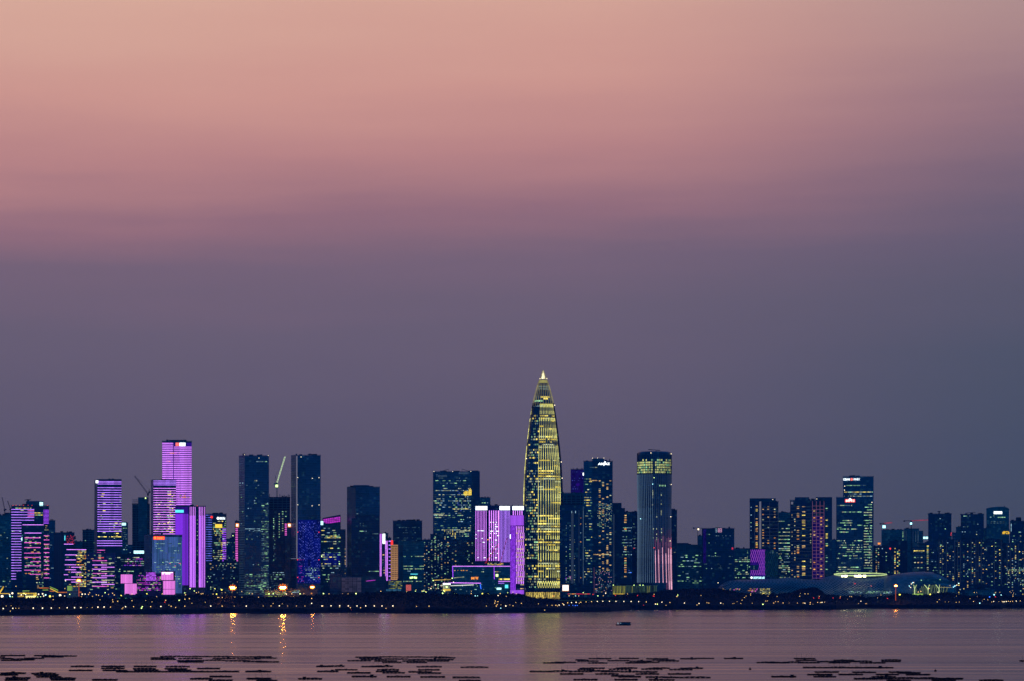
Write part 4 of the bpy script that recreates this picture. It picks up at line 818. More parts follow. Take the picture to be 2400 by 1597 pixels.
# ribbed round tower
def round_tower():
    Y = 5750.0; cx = P(1535.5, 0, Y)[0]; k_ = Y/F; cy = Y+31
    prof = [(1060,40),(1064,40.6),(1110,40.3),(1150,39.8),(1200,39.2),(1250,39.2),(1290,39.6),(1330,40),(1385,41)]
    rz = sorted([(P(0, y, Y)[1], r*k_) for y, r in prof])
    def rad(z):
        if z <= rz[0][0]: return rz[0][1]
        for (a, b_), (c, d) in zip(rz, rz[1:]):
            if z <= c: return b_+(d-b_)*(z-a)/(c-a)
        return rz[-1][1]
    r = root('office_tower', 'round waisted tower with upright ribs, lit crown and pink lit lower right', 'skyscraper', (cx, cy, GZ))
    m = MB(); z1 = P(0, 1060, Y)[1]; zs = [GZ-3]+[rz[0][0]+(z1-rz[0][0])*i/30 for i in range(1, 31)]
    m.lathe([(rad(z)-.9, z) for z in zs]+[(rad(z1)-2.5, z1+1.5)], cx, cy, 72); m.build('tower_body', 'glass_navy', r, True)
    # roof gantry
    m = MB(); X = P(1540, 0, Y)[0]; m.box(X-1.5, X+1.5, cy-2, cy+2, z1, P(0, 1056, Y)[1]); zz = P(0, 1054.4, Y)[1]; m.bar((P(1521, 0, Y)[0], cy, zz+1.5), (P(1549, 0, Y)[0], cy, zz), 1.3, 1.6); m.build('roof_gantry', 'steel_dark', r)
    def pt(a, z, off=.3): rr = rad(z)+off; return (cx+rr*math.sin(a), cy-rr*math.cos(a), z)
    rn0 = random.Random(31)
    for i in range(26):
        a0 = math.radians(-88+176*i/25); ad = math.degrees(a0)
        tw = .10 if ad < 10 else -.05*(1 if i % 2 else -1)
        zt, zb = P(0, 1112, Y)[1], P(0, 1366 if ad < 40 else 1382, Y)[1]; zmid = P(0, 1270, Y)[1]
        pts = [zt+(zb-zt)*j/14 for j in range(15)]
        fn = lambda z: pt(a0+tw*(zt-z)/(zt-zb)*(1.0 if ad < 10 else ((zt-z)/(zt-zb))**2), z)
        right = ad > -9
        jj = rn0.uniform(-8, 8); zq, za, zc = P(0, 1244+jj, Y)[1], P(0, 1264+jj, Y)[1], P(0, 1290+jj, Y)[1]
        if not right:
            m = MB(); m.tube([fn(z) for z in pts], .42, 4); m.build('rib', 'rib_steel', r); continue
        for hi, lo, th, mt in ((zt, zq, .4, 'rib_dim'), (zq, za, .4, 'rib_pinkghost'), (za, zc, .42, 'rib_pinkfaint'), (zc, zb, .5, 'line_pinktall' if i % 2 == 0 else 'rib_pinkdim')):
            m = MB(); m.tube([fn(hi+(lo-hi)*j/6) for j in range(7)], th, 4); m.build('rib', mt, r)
    # crown windows
    rn = random.Random(4)
    for j in range(6):
        y = 1076.5+j*5.7
        for i in range(26):
            a0 = -84+168*i/26; 
            if (j == 0 and rn.random() < .5) or rn.random() < .04 or -8 < a0 < -3: continue
            za, zb = P(0, y+3.9, Y)[1], P(0, y, Y)[1]; m = MB(); m.lathe([(rad(za)+.15, za), (rad(zb)+.15, zb)], cx, cy, 1, math.radians(a0-90), math.radians(a0+4.6-90))
            m.build('crown_window', 'crown_fill' if rn.random() < .8 else 'win_green', r)
    m = MB()
    for i in range(30):
        a = math.radians(-90+6.2*i); m.tube([pt(a, P(0, 1112, Y)[1]), pt(a, P(0, 1061, Y)[1])], .4, 4)
    m.build('crown_fins', 'steel_dark', r)
    for a0, ya, yb in ((-8, 1150, 1195), (6, 1195, 1215), (22, 1148, 1215), (-6, 1240, 1270), (6, 1240, 1270), (23, 1240, 1270)):
        y = ya
        while y < yb:
            if rn.random() < .7:
                z = P(0, y, Y)[1]; m = MB(); m.lathe([(rad(z)+.4, z-1.1), (rad(z)+.4, z+1.1)], cx, cy, 1, math.radians(a0-92), math.radians(a0-89)); m.build('lit_window', 'win_dim' if rn.random() < .5 else 'win_cream', r)
            y += 4.2
    for a0 in (16, 21, 27, 32, 37): 
        z = P(0, 1138.5, Y)[1]; m = MB(); m.lathe([(rad(z)+.4, z-1.3), (rad(z)+.4, z+1.3)], cx, cy, 1, math.radians(a0-92), math.radians(a0-89)); m.build('lit_window', 'win_green', r)
    for xx, yy, mt in ((1525.5, 1062, 'lamp_white'), (1574.5, 1063, 'lamp_white'), (1533, 1120, 'lamp_green'), (1529.5, 1135, 'lamp_cyan'), (1574.5, 1135, 'lamp_white'), (1573.5, 1211, 'lamp_white'), (1533, 1284.5, 'lamp_red'), (1574, 1284.5, 'lamp_red'), (1572, 1268, 'lamp_white'), (1502, 1216, 'lamp_cyan')):
        X, Z = P(xx, yy, Y); q = min(.98, abs((X-cx)/(rad(Z)+.5))); yf = cy-(rad(Z)+.9)*math.sqrt(1-q*q); sbox('aviation_light', mt, r, X-.65, X+.65, yf-1, yf, Z-.65, Z+.65)
    SIL.append((1496, 1575, 1061, Y))
round_tower()
b = Bld('office_block', 'narrow dark block touching the right side of the ribbed round tower', 'building', 1570, 1586.8, 1196, 5900, 30, 'glass_dark'); b.wins(1574, 1586, 1259, 1263, 4, 2.4, 1, ('win_dim', 'win_cream')); b.wins(1574, 1586, 1293, 1297, 4, 2.4, 1, ('win_cream',)); b.wins(1575, 1586, 1215, 1235, 5, 2, .1, COOL)
b = Bld('office_block', 'teal mid height block with scattered green lights right of the ribbed round tower', 'building', 1586, 1646, 1278, 5950, 35, 'glass_teal'); b.box('roof_step', 1587, 1614, 1273, 1279, 'glass_navy', -1, 20); b.wins(1588, 1645, 1300, 1370, 4.3, 2.3, .19, ('win_green', 'win_cool', 'win_dim', 'win_green'))
b = Bld('office_block', 'slim pale block with a red lit sign left of the square navy tower', 'building', 1635, 1645.5, 1257, 6050, 20, 'glass_pale'); b.box('sign', 1634, 1644.3, 1293.4, 1297.6, 'sign_red', 1, .5); b.dots([(1637, 1289.3)], 'lamp_green', .9)
b = Bld('office_tower', 'broad square navy tower with a small red and white character sign at its top centre', 'building', 1645, 1721, 1239, 5850, 45, 'glass_dark'); b.box('roof_screen', 1668, 1700, 1237.6, 1239.3, 'glass_dark', -1, 20); b.glyphs(1676, 1681, 1239.5, 1248, 1, 'win_cool', 'sign', 5); b.glyphs(1682.3, 1692, 1239, 1248, 2, 'sign_pinkpale', 'sign', 6); b.box('facade_glow', 1648, 1655, 1241, 1320, 'glow_deepviolet', .2, .2); b.glyphs(1714.2, 1718.5, 1284, 1288.5, 1, 'line_red', 'sign', 9, .8); b.wins(1660, 1664, 1251, 1256, 4, 2, 1, ('win_green',)); b.wins(1670, 1712, 1254, 1264, 4.5, 2, .22, ('win_dim', 'win_cool'), (1, 1)); b.wins(1650, 1720, 1300, 1350, 9, 2.4, .06, ('win_dim',)); b.wins(1648, 1720, 1270, 1345, 6, 3, .02, COOL, (1, 1))
b = Bld('office_block', 'low teal office block with rows of green windows left of the purple diamond block', 'building', 1721, 1759, 1286.6, 5950, 30, 'glass_teal'); b.wins(1722, 1758, 1306, 1370, 4.2, 2.5, .33, ('win_green', 'win_cream', 'win_dim')); b.cols([1752], 1290, 1340, 4.2, .6, 1.8, 1.6, ('win_green',))
b = Bld('apartment_tower', 'dark tower with a pale upright stripe and small orange windows behind the purple diamond block', 'building', 1757, 1824.5, 1176, 5950, 38, 'tile_dark'); b.box('left_step', 1757, 1818, 1168.3, 1177, 'glass_dark', -.5, 36, sil=True); b.box('roof_trim', 1776, 1818, 1174.5, 1176, 'concrete', 1, 2)
b.vstrips([1781.8], 1176, 1287, 4.4, 'stair_edge'); b.vstrips([1768.5, 1776.5], 1190, 1287, .7, 'line_steel'); b.vstrips([1804, 1824], 1178, 1287, .7, 'line_steel')
for i in range(13): b.lit('floor_line', 'line_steel', 1784, 1824, 1189.5+i*8.2, 1190.2+i*8.2, .6)
b.cols([1773.5], 1185, 1287, 3.7, .62, 4.6, 1.8, ('win_warm', 'win_gold', 'win_amber'), 71); b.cols([1788.5, 1800.5, 1815.5], 1185, 1287, 6.1, .42, 3.8, 2, ('win_warm', 'win_amber', 'win_cream'), 72); b.cols([1760.5], 1185, 1287, 9, .5, 2, 2, ('win_green', 'win_cool'), 73); b.dots([(1811, 1171.5)], 'lamp_white', .6)
b = Bld('office_block', 'purple lit block wrapped in a mesh of light diamonds, white lettering at its foot', 'building', 1758.5, 1824, 1288, 5850, 30, 'glass_dark'); b.box('facade_glow', 1758.8, 1792.8, 1288.5, 1352, 'glow_indigo', .2, .2); b.box('video_screen', 1759, 1778, 1324.8, 1336.8, 'glass_navy', 1.0, .3)
def diamonds(b, x0, x1, y0, y1, dxp, dyp, mat, holes=()):
    m = MB(); nx = int((x1-x0)/dxp); ny = int((y1-y0)/dyp); w = .55
    for i in range(nx):
        for j in range(ny):
            xa = x0+i*dxp; ya = y0+j*dyp
            if any(h0 <= xa+dxp/2 <= h1 and g0 <= ya+dyp/2 <= g1 for h0, h1, g0, g1 in holes): continue
            for (p, q) in (((xa, ya), (xa+dxp/2, ya+dyp/2)), ((xa+dxp, ya), (xa+dxp/2, ya+dyp/2)), ((xa+dxp/2, ya+dyp/2), (xa, ya+dyp)), ((xa+dxp/2, ya+dyp/2), (xa+dxp, ya+dyp))):
                m.bar((b.X(p[0]), b.Y-.6, b.Z(p[1])), (b.X(q[0]), b.Y-.6, b.Z(q[1])), w*1.1, .4)
    m.build('diamond_lattice', mat, b.r)
diamonds(b, 1759, 1793, 1288.5, 1352, 4.85, 15.0, 'diamond_pink', ((1758, 1778, 1324, 1338),)); diamonds(b, 1794, 1824, 1293, 1353, 4.85, 15.0, 'diamond_dark')
b.disc(1761.6, 1354.4, 2.6, 'sign_white'); b.glyphs(1765.5, 1792.5, 1352.2, 1357, 7, 'sign_cyanwhite', seed=14); b.wins(1800, 1823, 1290, 1300, 4, 2, .3, COOL, (1, 1)); b.box('screen_figure', 1766, 1768.5, 1327, 1335, 'win_dim', 1.5, .3)
b = Bld('office_block', 'teal office tower with green lit rows between two dark apartment towers', 'building', 1822, 1853, 1202, 6000, 32, 'glass_teal'); b.roof(1829, 1846, 1200.5); b.wins(1824.5, 1852, 1218, 1300, 8.5, 2.4, .35, ('win_green', 'win_cream')); b.wins(1824.5, 1852, 1284, 1365, 4.5, 2.4, .26, ('win_green', 'win_cream', 'win_cool'))
b = Bld('apartment_tower', 'broad dark apartment slab with a pink glowing grid of frames on its right half', 'building', 1852, 1933, 1173, 5850, 36, 'tile_dark'); b.box('penthouse', 1863, 1896.3, 1165.6, 1174, 'glass_dark', -2, 25, sil=True); b.box('right_wing', 1912, 1950, 1165.6, None, 'glass_dark', -1.0, 34, sil=True); b.box('facade_glow', 1904, 1930.5, 1210, 1357, 'glow_deepviolet', .2, .3); b.box('pale_corner', 1854, 1859, 1176.5, 1182.5, 'stair_edge', .5, .3)
b.vstrips([1904.2, 1913.3, 1921.8, 1931], 1175, 1357.5, .95, 'frame_pink'); 
for i in range(23): b.lit('frame_line', 'frame_pink', 1904.2, 1931, 1186.4+i*8.05-.4, 1186.9+i*8.05, .6)
for i in range(21): b.lit('floor_line', 'line_steel', 1853, 1904, 1188+i*8.05, 1188.6+i*8.05, .6)
b.cols([1870.3], 1186, 1358, 4.0, .5, 5.2, 1.9, ('win_warm', 'win_amber', 'win_warm', 'win_cream'), 81); b.cols([1883.6], 1186, 1358, 4.0, .5, 7.4, 1.9, ('win_warm', 'win_gold', 'win_warm'), 82); b.cols([1856.5, 1863, 1900], 1200, 1358, 5.0, .3, 2.6, 2, ('win_warm', 'win_cream'), 83); b.cols([1908.5, 1924.5], 1186, 1357, 8.05, .4, 4.5, 2.4, ('win_warm', 'win_amber'), 84); b.cols([1916.7], 1190, 1357, 8.05, .2, 3, 2, ('win_warm',), 85); b.cols([1937.5], 1190, 1355, 4.6, .42, 4.6, 1.7, ('win_green', 'win_gold', 'win_dim'), 86, 1.2); b.dots([(1914.5, 1170)], 'lamp_white', .7)
b = Bld('office_block', 'hazy blue block in the gap left of the bank tower pair', 'building', 1949, 1961.5, 1266, 6300, 25, 'glass_pale')
b = Bld('office_tower', 'dark bank tower with white lettering and a red emblem along its top', 'building', 1976, 2047.3, 1117.4, 6050, 40, 'glass_navy'); b.box('roof_vent', 1990, 1998, 1114.5, 1117.6, 'steel_dark', -9, 5); b.text(1976.5, 1992.6, 1121.4, 1126.4, 'CZBANK', 'sign_white', bold=.03); b.disc(1996.3, 1123.9, 3.2, 'sign_redpale'); b.text(2000, 2015.3, 1121.2, 1126.4, '浙商银行', 'sign_white', bold=.01)
b.wins(1983, 2016, 1136, 1141, 4.5, 2.4, 1, ('win_green',)); b.wins(2017, 2031, 1136, 1140, 4, 2.4, .4, ('win_dim',)); b.wins(1978, 2046, 1151.5, 1156.5, 4.5, 2.4, .8, GOLDW+('win_cool',)); b.wins(1990, 2020, 1156.5, 1161, 4, 2.4, .4, ('win_cool', 'win_dim')); b.wins(1978, 2045, 1161.5, 1166, 4, 2.4, .5, ('win_cool', 'win_cream')); b.dots([(1979.5, 1149), (1980, 1139.8), (2043.5, 1178)], 'lamp_white', .8)
b.wins(2024, 2044, 1180, 1345, 6.2, 2.4, .45, ('win_green', 'win_green', 'win_cream'), (2, 5)); b.wins(2036, 2045, 1180, 1345, 6, 2.4, .3, ('win_cool', 'win_cream'), (1, 1))
b = Bld('office_tower', 'front block of the bank pair carrying a red and white glowing sign', 'building', 1960, 2022, 1166, 5950, 36, 'glass_navy'); b.box('sign_backlight', 1980.6, 2004, 1170.5, 1177.8, 'sign_red', .8, .3); b.glyphs(1982, 2003, 1171.6, 1176.8, 4, 'sign_warmwhite', seed=18, f=1.4); b.disc(1992.3, 1171.6, 3.2, 'sign_white', f=1.8); b.wins(2007.5, 2015, 1183, 1187, 4, 2.4, 1, ('win_amber',))
for y, xa, xb, dd in ((1185,1961,1997,.8),(1200.5,1973,2021,.85),(1220.5,1974,1998,.9),(1226,1964,1998,.9),(1231.5,1978,1999,.6),(1231.5,2009,2021,1),(1237,1960,1973,1),(1240.5,1961,2010,.7),(1247.5,1967,1990,.9),(1267.7,1961,1982,.9),(1267.7,2000,2021,1),(1273,1961,2000,.3),(1278,1965,2021,.5),(1283.5,1965,2021,.8),(1288.5,1982,2021,.7),(1293.5,1982,2000,1),(1293.5,2002,2021,.8),(1298,1962,2018,.4),(1303,1975,2010,.7),(1309,1961,1972,1),(1309,1990,2021,.6),(1320,1972,1982,.9),(1330,1964,2018,.85),(1335,1964,2018,.6),(1340,1960,2010,.8)):
    b.wins(xa, xb, y-2.2, y+2.2, 4.4, 2.4, dd, ('win_green', 'win_cream', 'win_green', 'win_dim'), (1, 3), 1.9, int(y*3+xa), False)
# ---- hazy back row on the right
b = Bld('apartment_block', 'hazy teal slab under the left red crane', 'building', 2066, 2118, 1243, 6500, 30, 'glass_teal'); b.roof(2072, 2112, 1241.5); b.cols([2116], 1246, 1275, 3.6, .8, 2, 2, ('win_green',), 91)
b = Bld('apartment_block', 'hazy teal slab with upright pale strips under the right red crane', 'building', 2119, 2154, 1240, 6450, 30, 'glass_teal'); b.box('lower_step', 2153, 2163.5, 1244.5, None, 'glass_teal', -1, 25, sil=True); b.vstrips([2146.2, 2151.6], 1245, 1275, 1.2, 'led_steel'); b.vstrips([2140, 2124], 1244, 1275, .9, 'line_steel')
b = Bld('apartment_block', 'dark block right of the bank pair with a red lamp low on its roof', 'building', 2045, 2087, 1281, 6100, 30, 'tile_blue'); b.cols([2054, 2059], 1284, 1345, 4.6, .6, 2.6, 2.2, RES, 92); b.cols([2068, 2077, 2083], 1284, 1345, 4.6, .25, 2.2, 2, COOL+RES, 93); b.box('beacon', 2057.5, 2063.5, 1272.5, 1276.5, 'sign_orange', 1, .6)
b = Bld('apartment_block', 'dark block with yellow green windows behind the left half of the stadium dome', 'building', 2084.5, 2127, 1269, 6000, 30, 'tile_dark'); b.cols([2097.7, 2104, 2107.5], 1284, 1345, 4.1, .5, 2.8, 2.2, ('win_gold', 'win_green', 'win_warm'), 94); b.dots([(2086.5, 1286.3)], 'lamp_red', 1.6, 'aviation_light'); b.roof(2100, 2113, 1267.5)
b = Bld('apartment_block', 'rose coloured block with floor bands behind the stadium dome', 'building', 2139, 2168, 1273.5, 6000, 30, 'tile_rose'); b.cols([2144.5, 2152, 2160], 1289, 1340, 12, .5, 4, 1.8, RES, 95); b.wins(2141, 2167, 1289.5, 1294, 4, 4, .8, ('win_gold',))
b = Bld('apartment_block', 'dark narrow block with a stack of yellow windows beside the rose banded block', 'building', 2168, 2198, 1272, 6020, 30, 'tile_blue'); b.cols([2174.3], 1278, 1340, 4.6, .75, 4, 2, ('win_green', 'win_gold', 'win_cream'), 96); b.wins(2178, 2197, 1285, 1345, 7, 2.6, .15, COOL, (1, 1)); b.dots([(2166.6, 1261), (2172.4, 1261)], 'lamp_cyan', 2.4, 'flood_lamp')
def horned(x0, x1, yt, label, seed):
    b = Bld('apartment_tower', label, 'building', x0, x1, yt, 6300, 34, 'glass_dark')
    b.box('roof_horn', x0-1, x0+3, yt-1.2, yt+1.5, 'glass_dark', 1, 8); b.box('roof_horn', x1-4, x1+.5, yt-1.2, yt+1.5, 'glass_dark', 1, 8); b.wins(x0+2, x1-2, yt+8, yt+60, 6, 3, .05, COOL, (1, 1)); return b
b = horned(2175.6, 2230, 1205, 'left of two dark towers with horned roof corners and roof cranes', 1); b.bmu(2201, 1203, 9, 5); b.line(2230.6, 1207, 2230.9, 1267, .7, 'stair_edge'); b.dots([(2229, 1250), (2228.5, 1254.5)], 'lamp_red', .8)
b = horned(2252, 2305.7, 1206, 'right of two dark towers with horned roof corners and roof cranes', 2); b.bmu(2277, 1203, 24, 3); b.wins(2258, 2275, 1208, 1216, 4, 2.2, .4, ('win_green', 'win_cool'), (1, 1)); b.wins(2278, 2292, 1251, 1255, 4, 3, .8, ('win_green', 'win_cream'), (1, 1))
b = Bld('office_block', 'hazy slim block between the two horned roof towers', 'building', 2240.5, 2254, 1236, 6550, 25, 'glass_teal'); b.wins(2242, 2252, 1245, 1265, 6, 3, .3, COOL)
b = Bld('office_tower', 'rounded top teal tower with a white glowing sign near right edge', 'building', 2312, 2365, 1195, 6400, 36, 'glass_teal')
m = MB(); pr = [(2312, 1195), (2312, 1192), (2322, 1189.5), (2338, 1188), (2352, 1188), (2360, 1190), (2365, 1193.5), (2365, 1195)]; k = len(pr)
m.v = [(b.X(x), b.Y, b.Z(y)) for x, y in pr]+[(b.X(x), b.Y+36, b.Z(y)) for x, y in pr]; m.f = [tuple(reversed(range(k))), tuple(range(k, 2*k))]+[(i, (i+1) % k, k+(i+1) % k, k+i) for i in range(k)]
m.build('curved_crown', 'glass_teal', b.r); b.box('roof_mast', 2353, 2355, 1185.5, 1189, 'steel_dark', -8, 2)
b.box('sign', 2329.3, 2348.7, 1199, 1205.2, 'sign_white', .9, .5); b.wins(2316, 2332, 1208, 1214, 3, 2, .3, COOL, (1, 1)); b.wins(2338, 2358, 1211, 1215, 4, 3, .7, ('win_green',))
for i in range(5):
    for y in (1222, 1225.6): b.lit('lit_window', 'win_dim', 2322+i*7, 2325.8+i*7, y, y+2, .4)
b.glyphs(2348.7, 2366, 1245.8, 1252, 4, 'sign_amber', seed=22, f=2); b.box('side_edge', 2365, 2366.6, 1196, 1240, 'stair_edge', -3, 1)
b = Bld('apartment_tower', 'dark tower with a square roof box cut off by the right edge', 'building', 2367, 2412, 1222, 6200, 34, 'tile_dark'); b.roof(2381, 2393.7, 1212.7); b.vstrips([2370.2], 1228, 1246, 1.6, 'win_cool'); b.wins(2372, 2405, 1228, 1275, 4.4, 3, .14, COOL+('win_cream',), (1, 1))
b = Bld('apartment_tower', 'hazy blue block linking rounded top tower and right horned tower', 'building', 2305, 2330, 1239, 6480, 25, 'glass_teal'); b.wins(2310, 2330, 1240, 1262, 8, 3, .15, COOL, (1, 1))
# ---- front apartment rows on the right
for x0, x1, yt, cs, lab in ((2196.7, 2241, 1265.5, (2204.5, 2210, 2221, 2234), 'first from the left of the four dark apartment towers right of the stadium'),
                            (2241.6, 2290, 1265.5, (2247.5, 2259, 2268, 2279, 2284), 'second from the left of the four dark apartment towers right of the stadium'),
                            (2291, 2350.6, 1265.5, (2296, 2304.3, 2312, 2325, 2333.5, 2343), 'third from the left of the four dark apartment towers right of the stadium'),
                            (2350.6, 2410, 1274, (2364, 2373, 2380, 2389.5, 2397), 'rightmost of the four dark apartment towers right of the stadium')):
    b = Bld('apartment_tower', lab, 'building', x0, x1, yt, 5850, 30, 'tile_dark', group='dark apartment towers right of the stadium')
    b.cols(cs, yt+5, 1395, 4.15, .34, 2.3, 1.6, ('win_cream', 'win_green', 'win_warm', 'win_gold', 'win_cool'), int(x0))
    b.wins(x0+1, x1-1, yt+10, 1395, 5.2, 3, .035, RES+COOL, (1, 1))
    for xx in (cs[0]-3.2, cs[0]+4, cs[-2]-3, cs[-1]+3.2): b.lit('edge_line', 'line_steel', xx-.35, xx+.35, yt+.5, 1370, .5)
b.wins(2352, 2366, 1348, 1353, 4, 2.4, .9, ('sign_white', 'win_cool')); b.wins(2357, 2400, 1330, 1372, 4.2, 2.4, .25, ('win_cool', 'win_green', 'win_cream'), (1, 1))
b = Bld('office_block', 'low unlit hall between apartment towers and shore near right edge', 'building', 2262, 2330, 1384, 5750, 20, 'glass_teal')
# ---- low podiums
b = Bld('podium', 'low pavilion with a fringe of green and yellow lit slanting columns', 'building', 1436, 1541, 1372, 5560, 30, 'glass_dark')
rn = random.Random(6)
for i in range(44):
    x = 1437+i*2.36; k_ = 'curtain_lime' if i < 13 or rn.random() < .12 else 'curtain_green'; m = MB(); t_ = rn.uniform(-1.2, 1.2); yb = 1393 if i < 13 else 1390
    m.bar((b.X(x), b.Y-1.2, b.Z(1374)), (b.X(x+t_), b.Y-1.2, b.Z(yb)), rn.uniform(.6, 1.1), .5); m.build('lit_column', k_, b.r)
b.box('lit_eave', 1437, 1541, 1373, 1374, 'curtain_green', 1.6, .5); b.box('lit_floor_edge', 1437, 1464, 1391.8, 1393.2, 'line_yellow', 1.8, .5); b.dots([(1437.5, 1371.8), (1486, 1372), (1500, 1372), (1507, 1372)], 'lamp_green', .9)
b = Bld('screen_building', 'low hall with a bright white screen at its left end, right of the golden tower', 'building', 1316, 1384, 1374, 5350, 25, 'glass_dark'); b.box('screen', 1318.3, 1332.8, 1371.6, 1384.8, 'sign_warmwhite', .8, .5); b.box('screen_rim', 1317.8, 1333.3, 1384.9, 1385.8, 'sign_orange', .8, .5); b.wins(1333, 1375, 1371.5, 1375.5, 4, 2.6, .75, ('win_gold', 'line_yellow', 'win_amber'), f=.6, h=2.2); b.wins(1330, 1384, 1391, 1396, 3, 2, .8, ('line_red', 'sign_orange', 'win_warm'), h=1.2, f=.6)
# ---- filler blocks of the further city, low in the gaps
FILL = [(0, 30, 1322, 'far left edge block'), (118, 150, 1300, 0), (190, 232, 1275, 0), (262, 300, 1262, 0), (300, 352, 1278, 0), (428, 470, 1290, 0), (540, 566, 1300, 0), (700, 760, 1340, 0), (745, 815, 1330, 0), (886, 925, 1300, 0),
        (1100, 1150, 1300, 0), (1300, 1330, 1210, 0), (1480, 1500, 1240, 0), (1583, 1650, 1330, 0), (1715, 1762, 1310, 0), (1818, 1860, 1290, 0), (1940, 1965, 1300, 0), (2040, 2090, 1300, 0), (2110, 2145, 1262, 0), (2160, 2200, 1278, 0), (2225, 2256, 1250, 0), (2300, 2320, 1262, 0)]
ANCH = [(0, 115, 'violet striped tower at far left'), (115, 215, 'red neon tower'), (215, 300, 'tall lilac striped tower'), (300, 352, 'unfinished tower with scaffolding'), (352, 430, 'tallest pink tower'), (430, 485, 'glowing purple tower'),
        (485, 550, 'tower with yellow screen'), (550, 632, 'left twin tower'), (632, 682, 'crane topped unfinished tower'), (682, 752, 'right twin tower'), (752, 812, 'magenta crowned block'), (812, 888, 'plain dark ledged tower'),
        (888, 935, 'orange lit block'), (935, 1010, 'green banded offices'), (1010, 1110, 'wide windowed tower'), (1110, 1230, 'purple striped trio'), (1230, 1320, 'golden pointed tower'), (1320, 1368, 'white screen hall'),
        (1368, 1437, 'white lettered tower'), (1437, 1495, 'green lit pavilion'), (1495, 1578, 'ribbed round tower'), (1578, 1645, 'teal green dotted block'), (1645, 1722, 'square navy tower'), (1722, 1826, 'purple diamond block'),
        (1826, 1955, 'pink framed slab'), (1955, 2050, 'bank tower pair'), (2050, 2170, 'stadium dome'), (2170, 2250, 'stadium right end'), (2250, 2350, 'third apartment tower'), (2350, 2500, 'rightmost apartment tower')]
def anchor(px):
    for a, b_, n in ANCH:
        if px < b_: return n
    return ANCH[-1][2]
for i, (x0, x1, yt, lab) in enumerate(FILL):
    b = Bld('office_block', 'low hazy filler block glimpsed behind and beside the '+anchor((x0+x1)/2), 'building', x0, x1, yt, 6650, 30, 'glass_teal' if i % 2 else 'tile_blue', group='far low blocks in the gaps of the skyline'); b.wins(x0+1, x1-1, yt+5, 1380, 5, 2.8, .1, COOL+RES, (1, 1)); b.roof(x0+(x1-x0)*.3, x0+(x1-x0)*.6, yt-1.6)
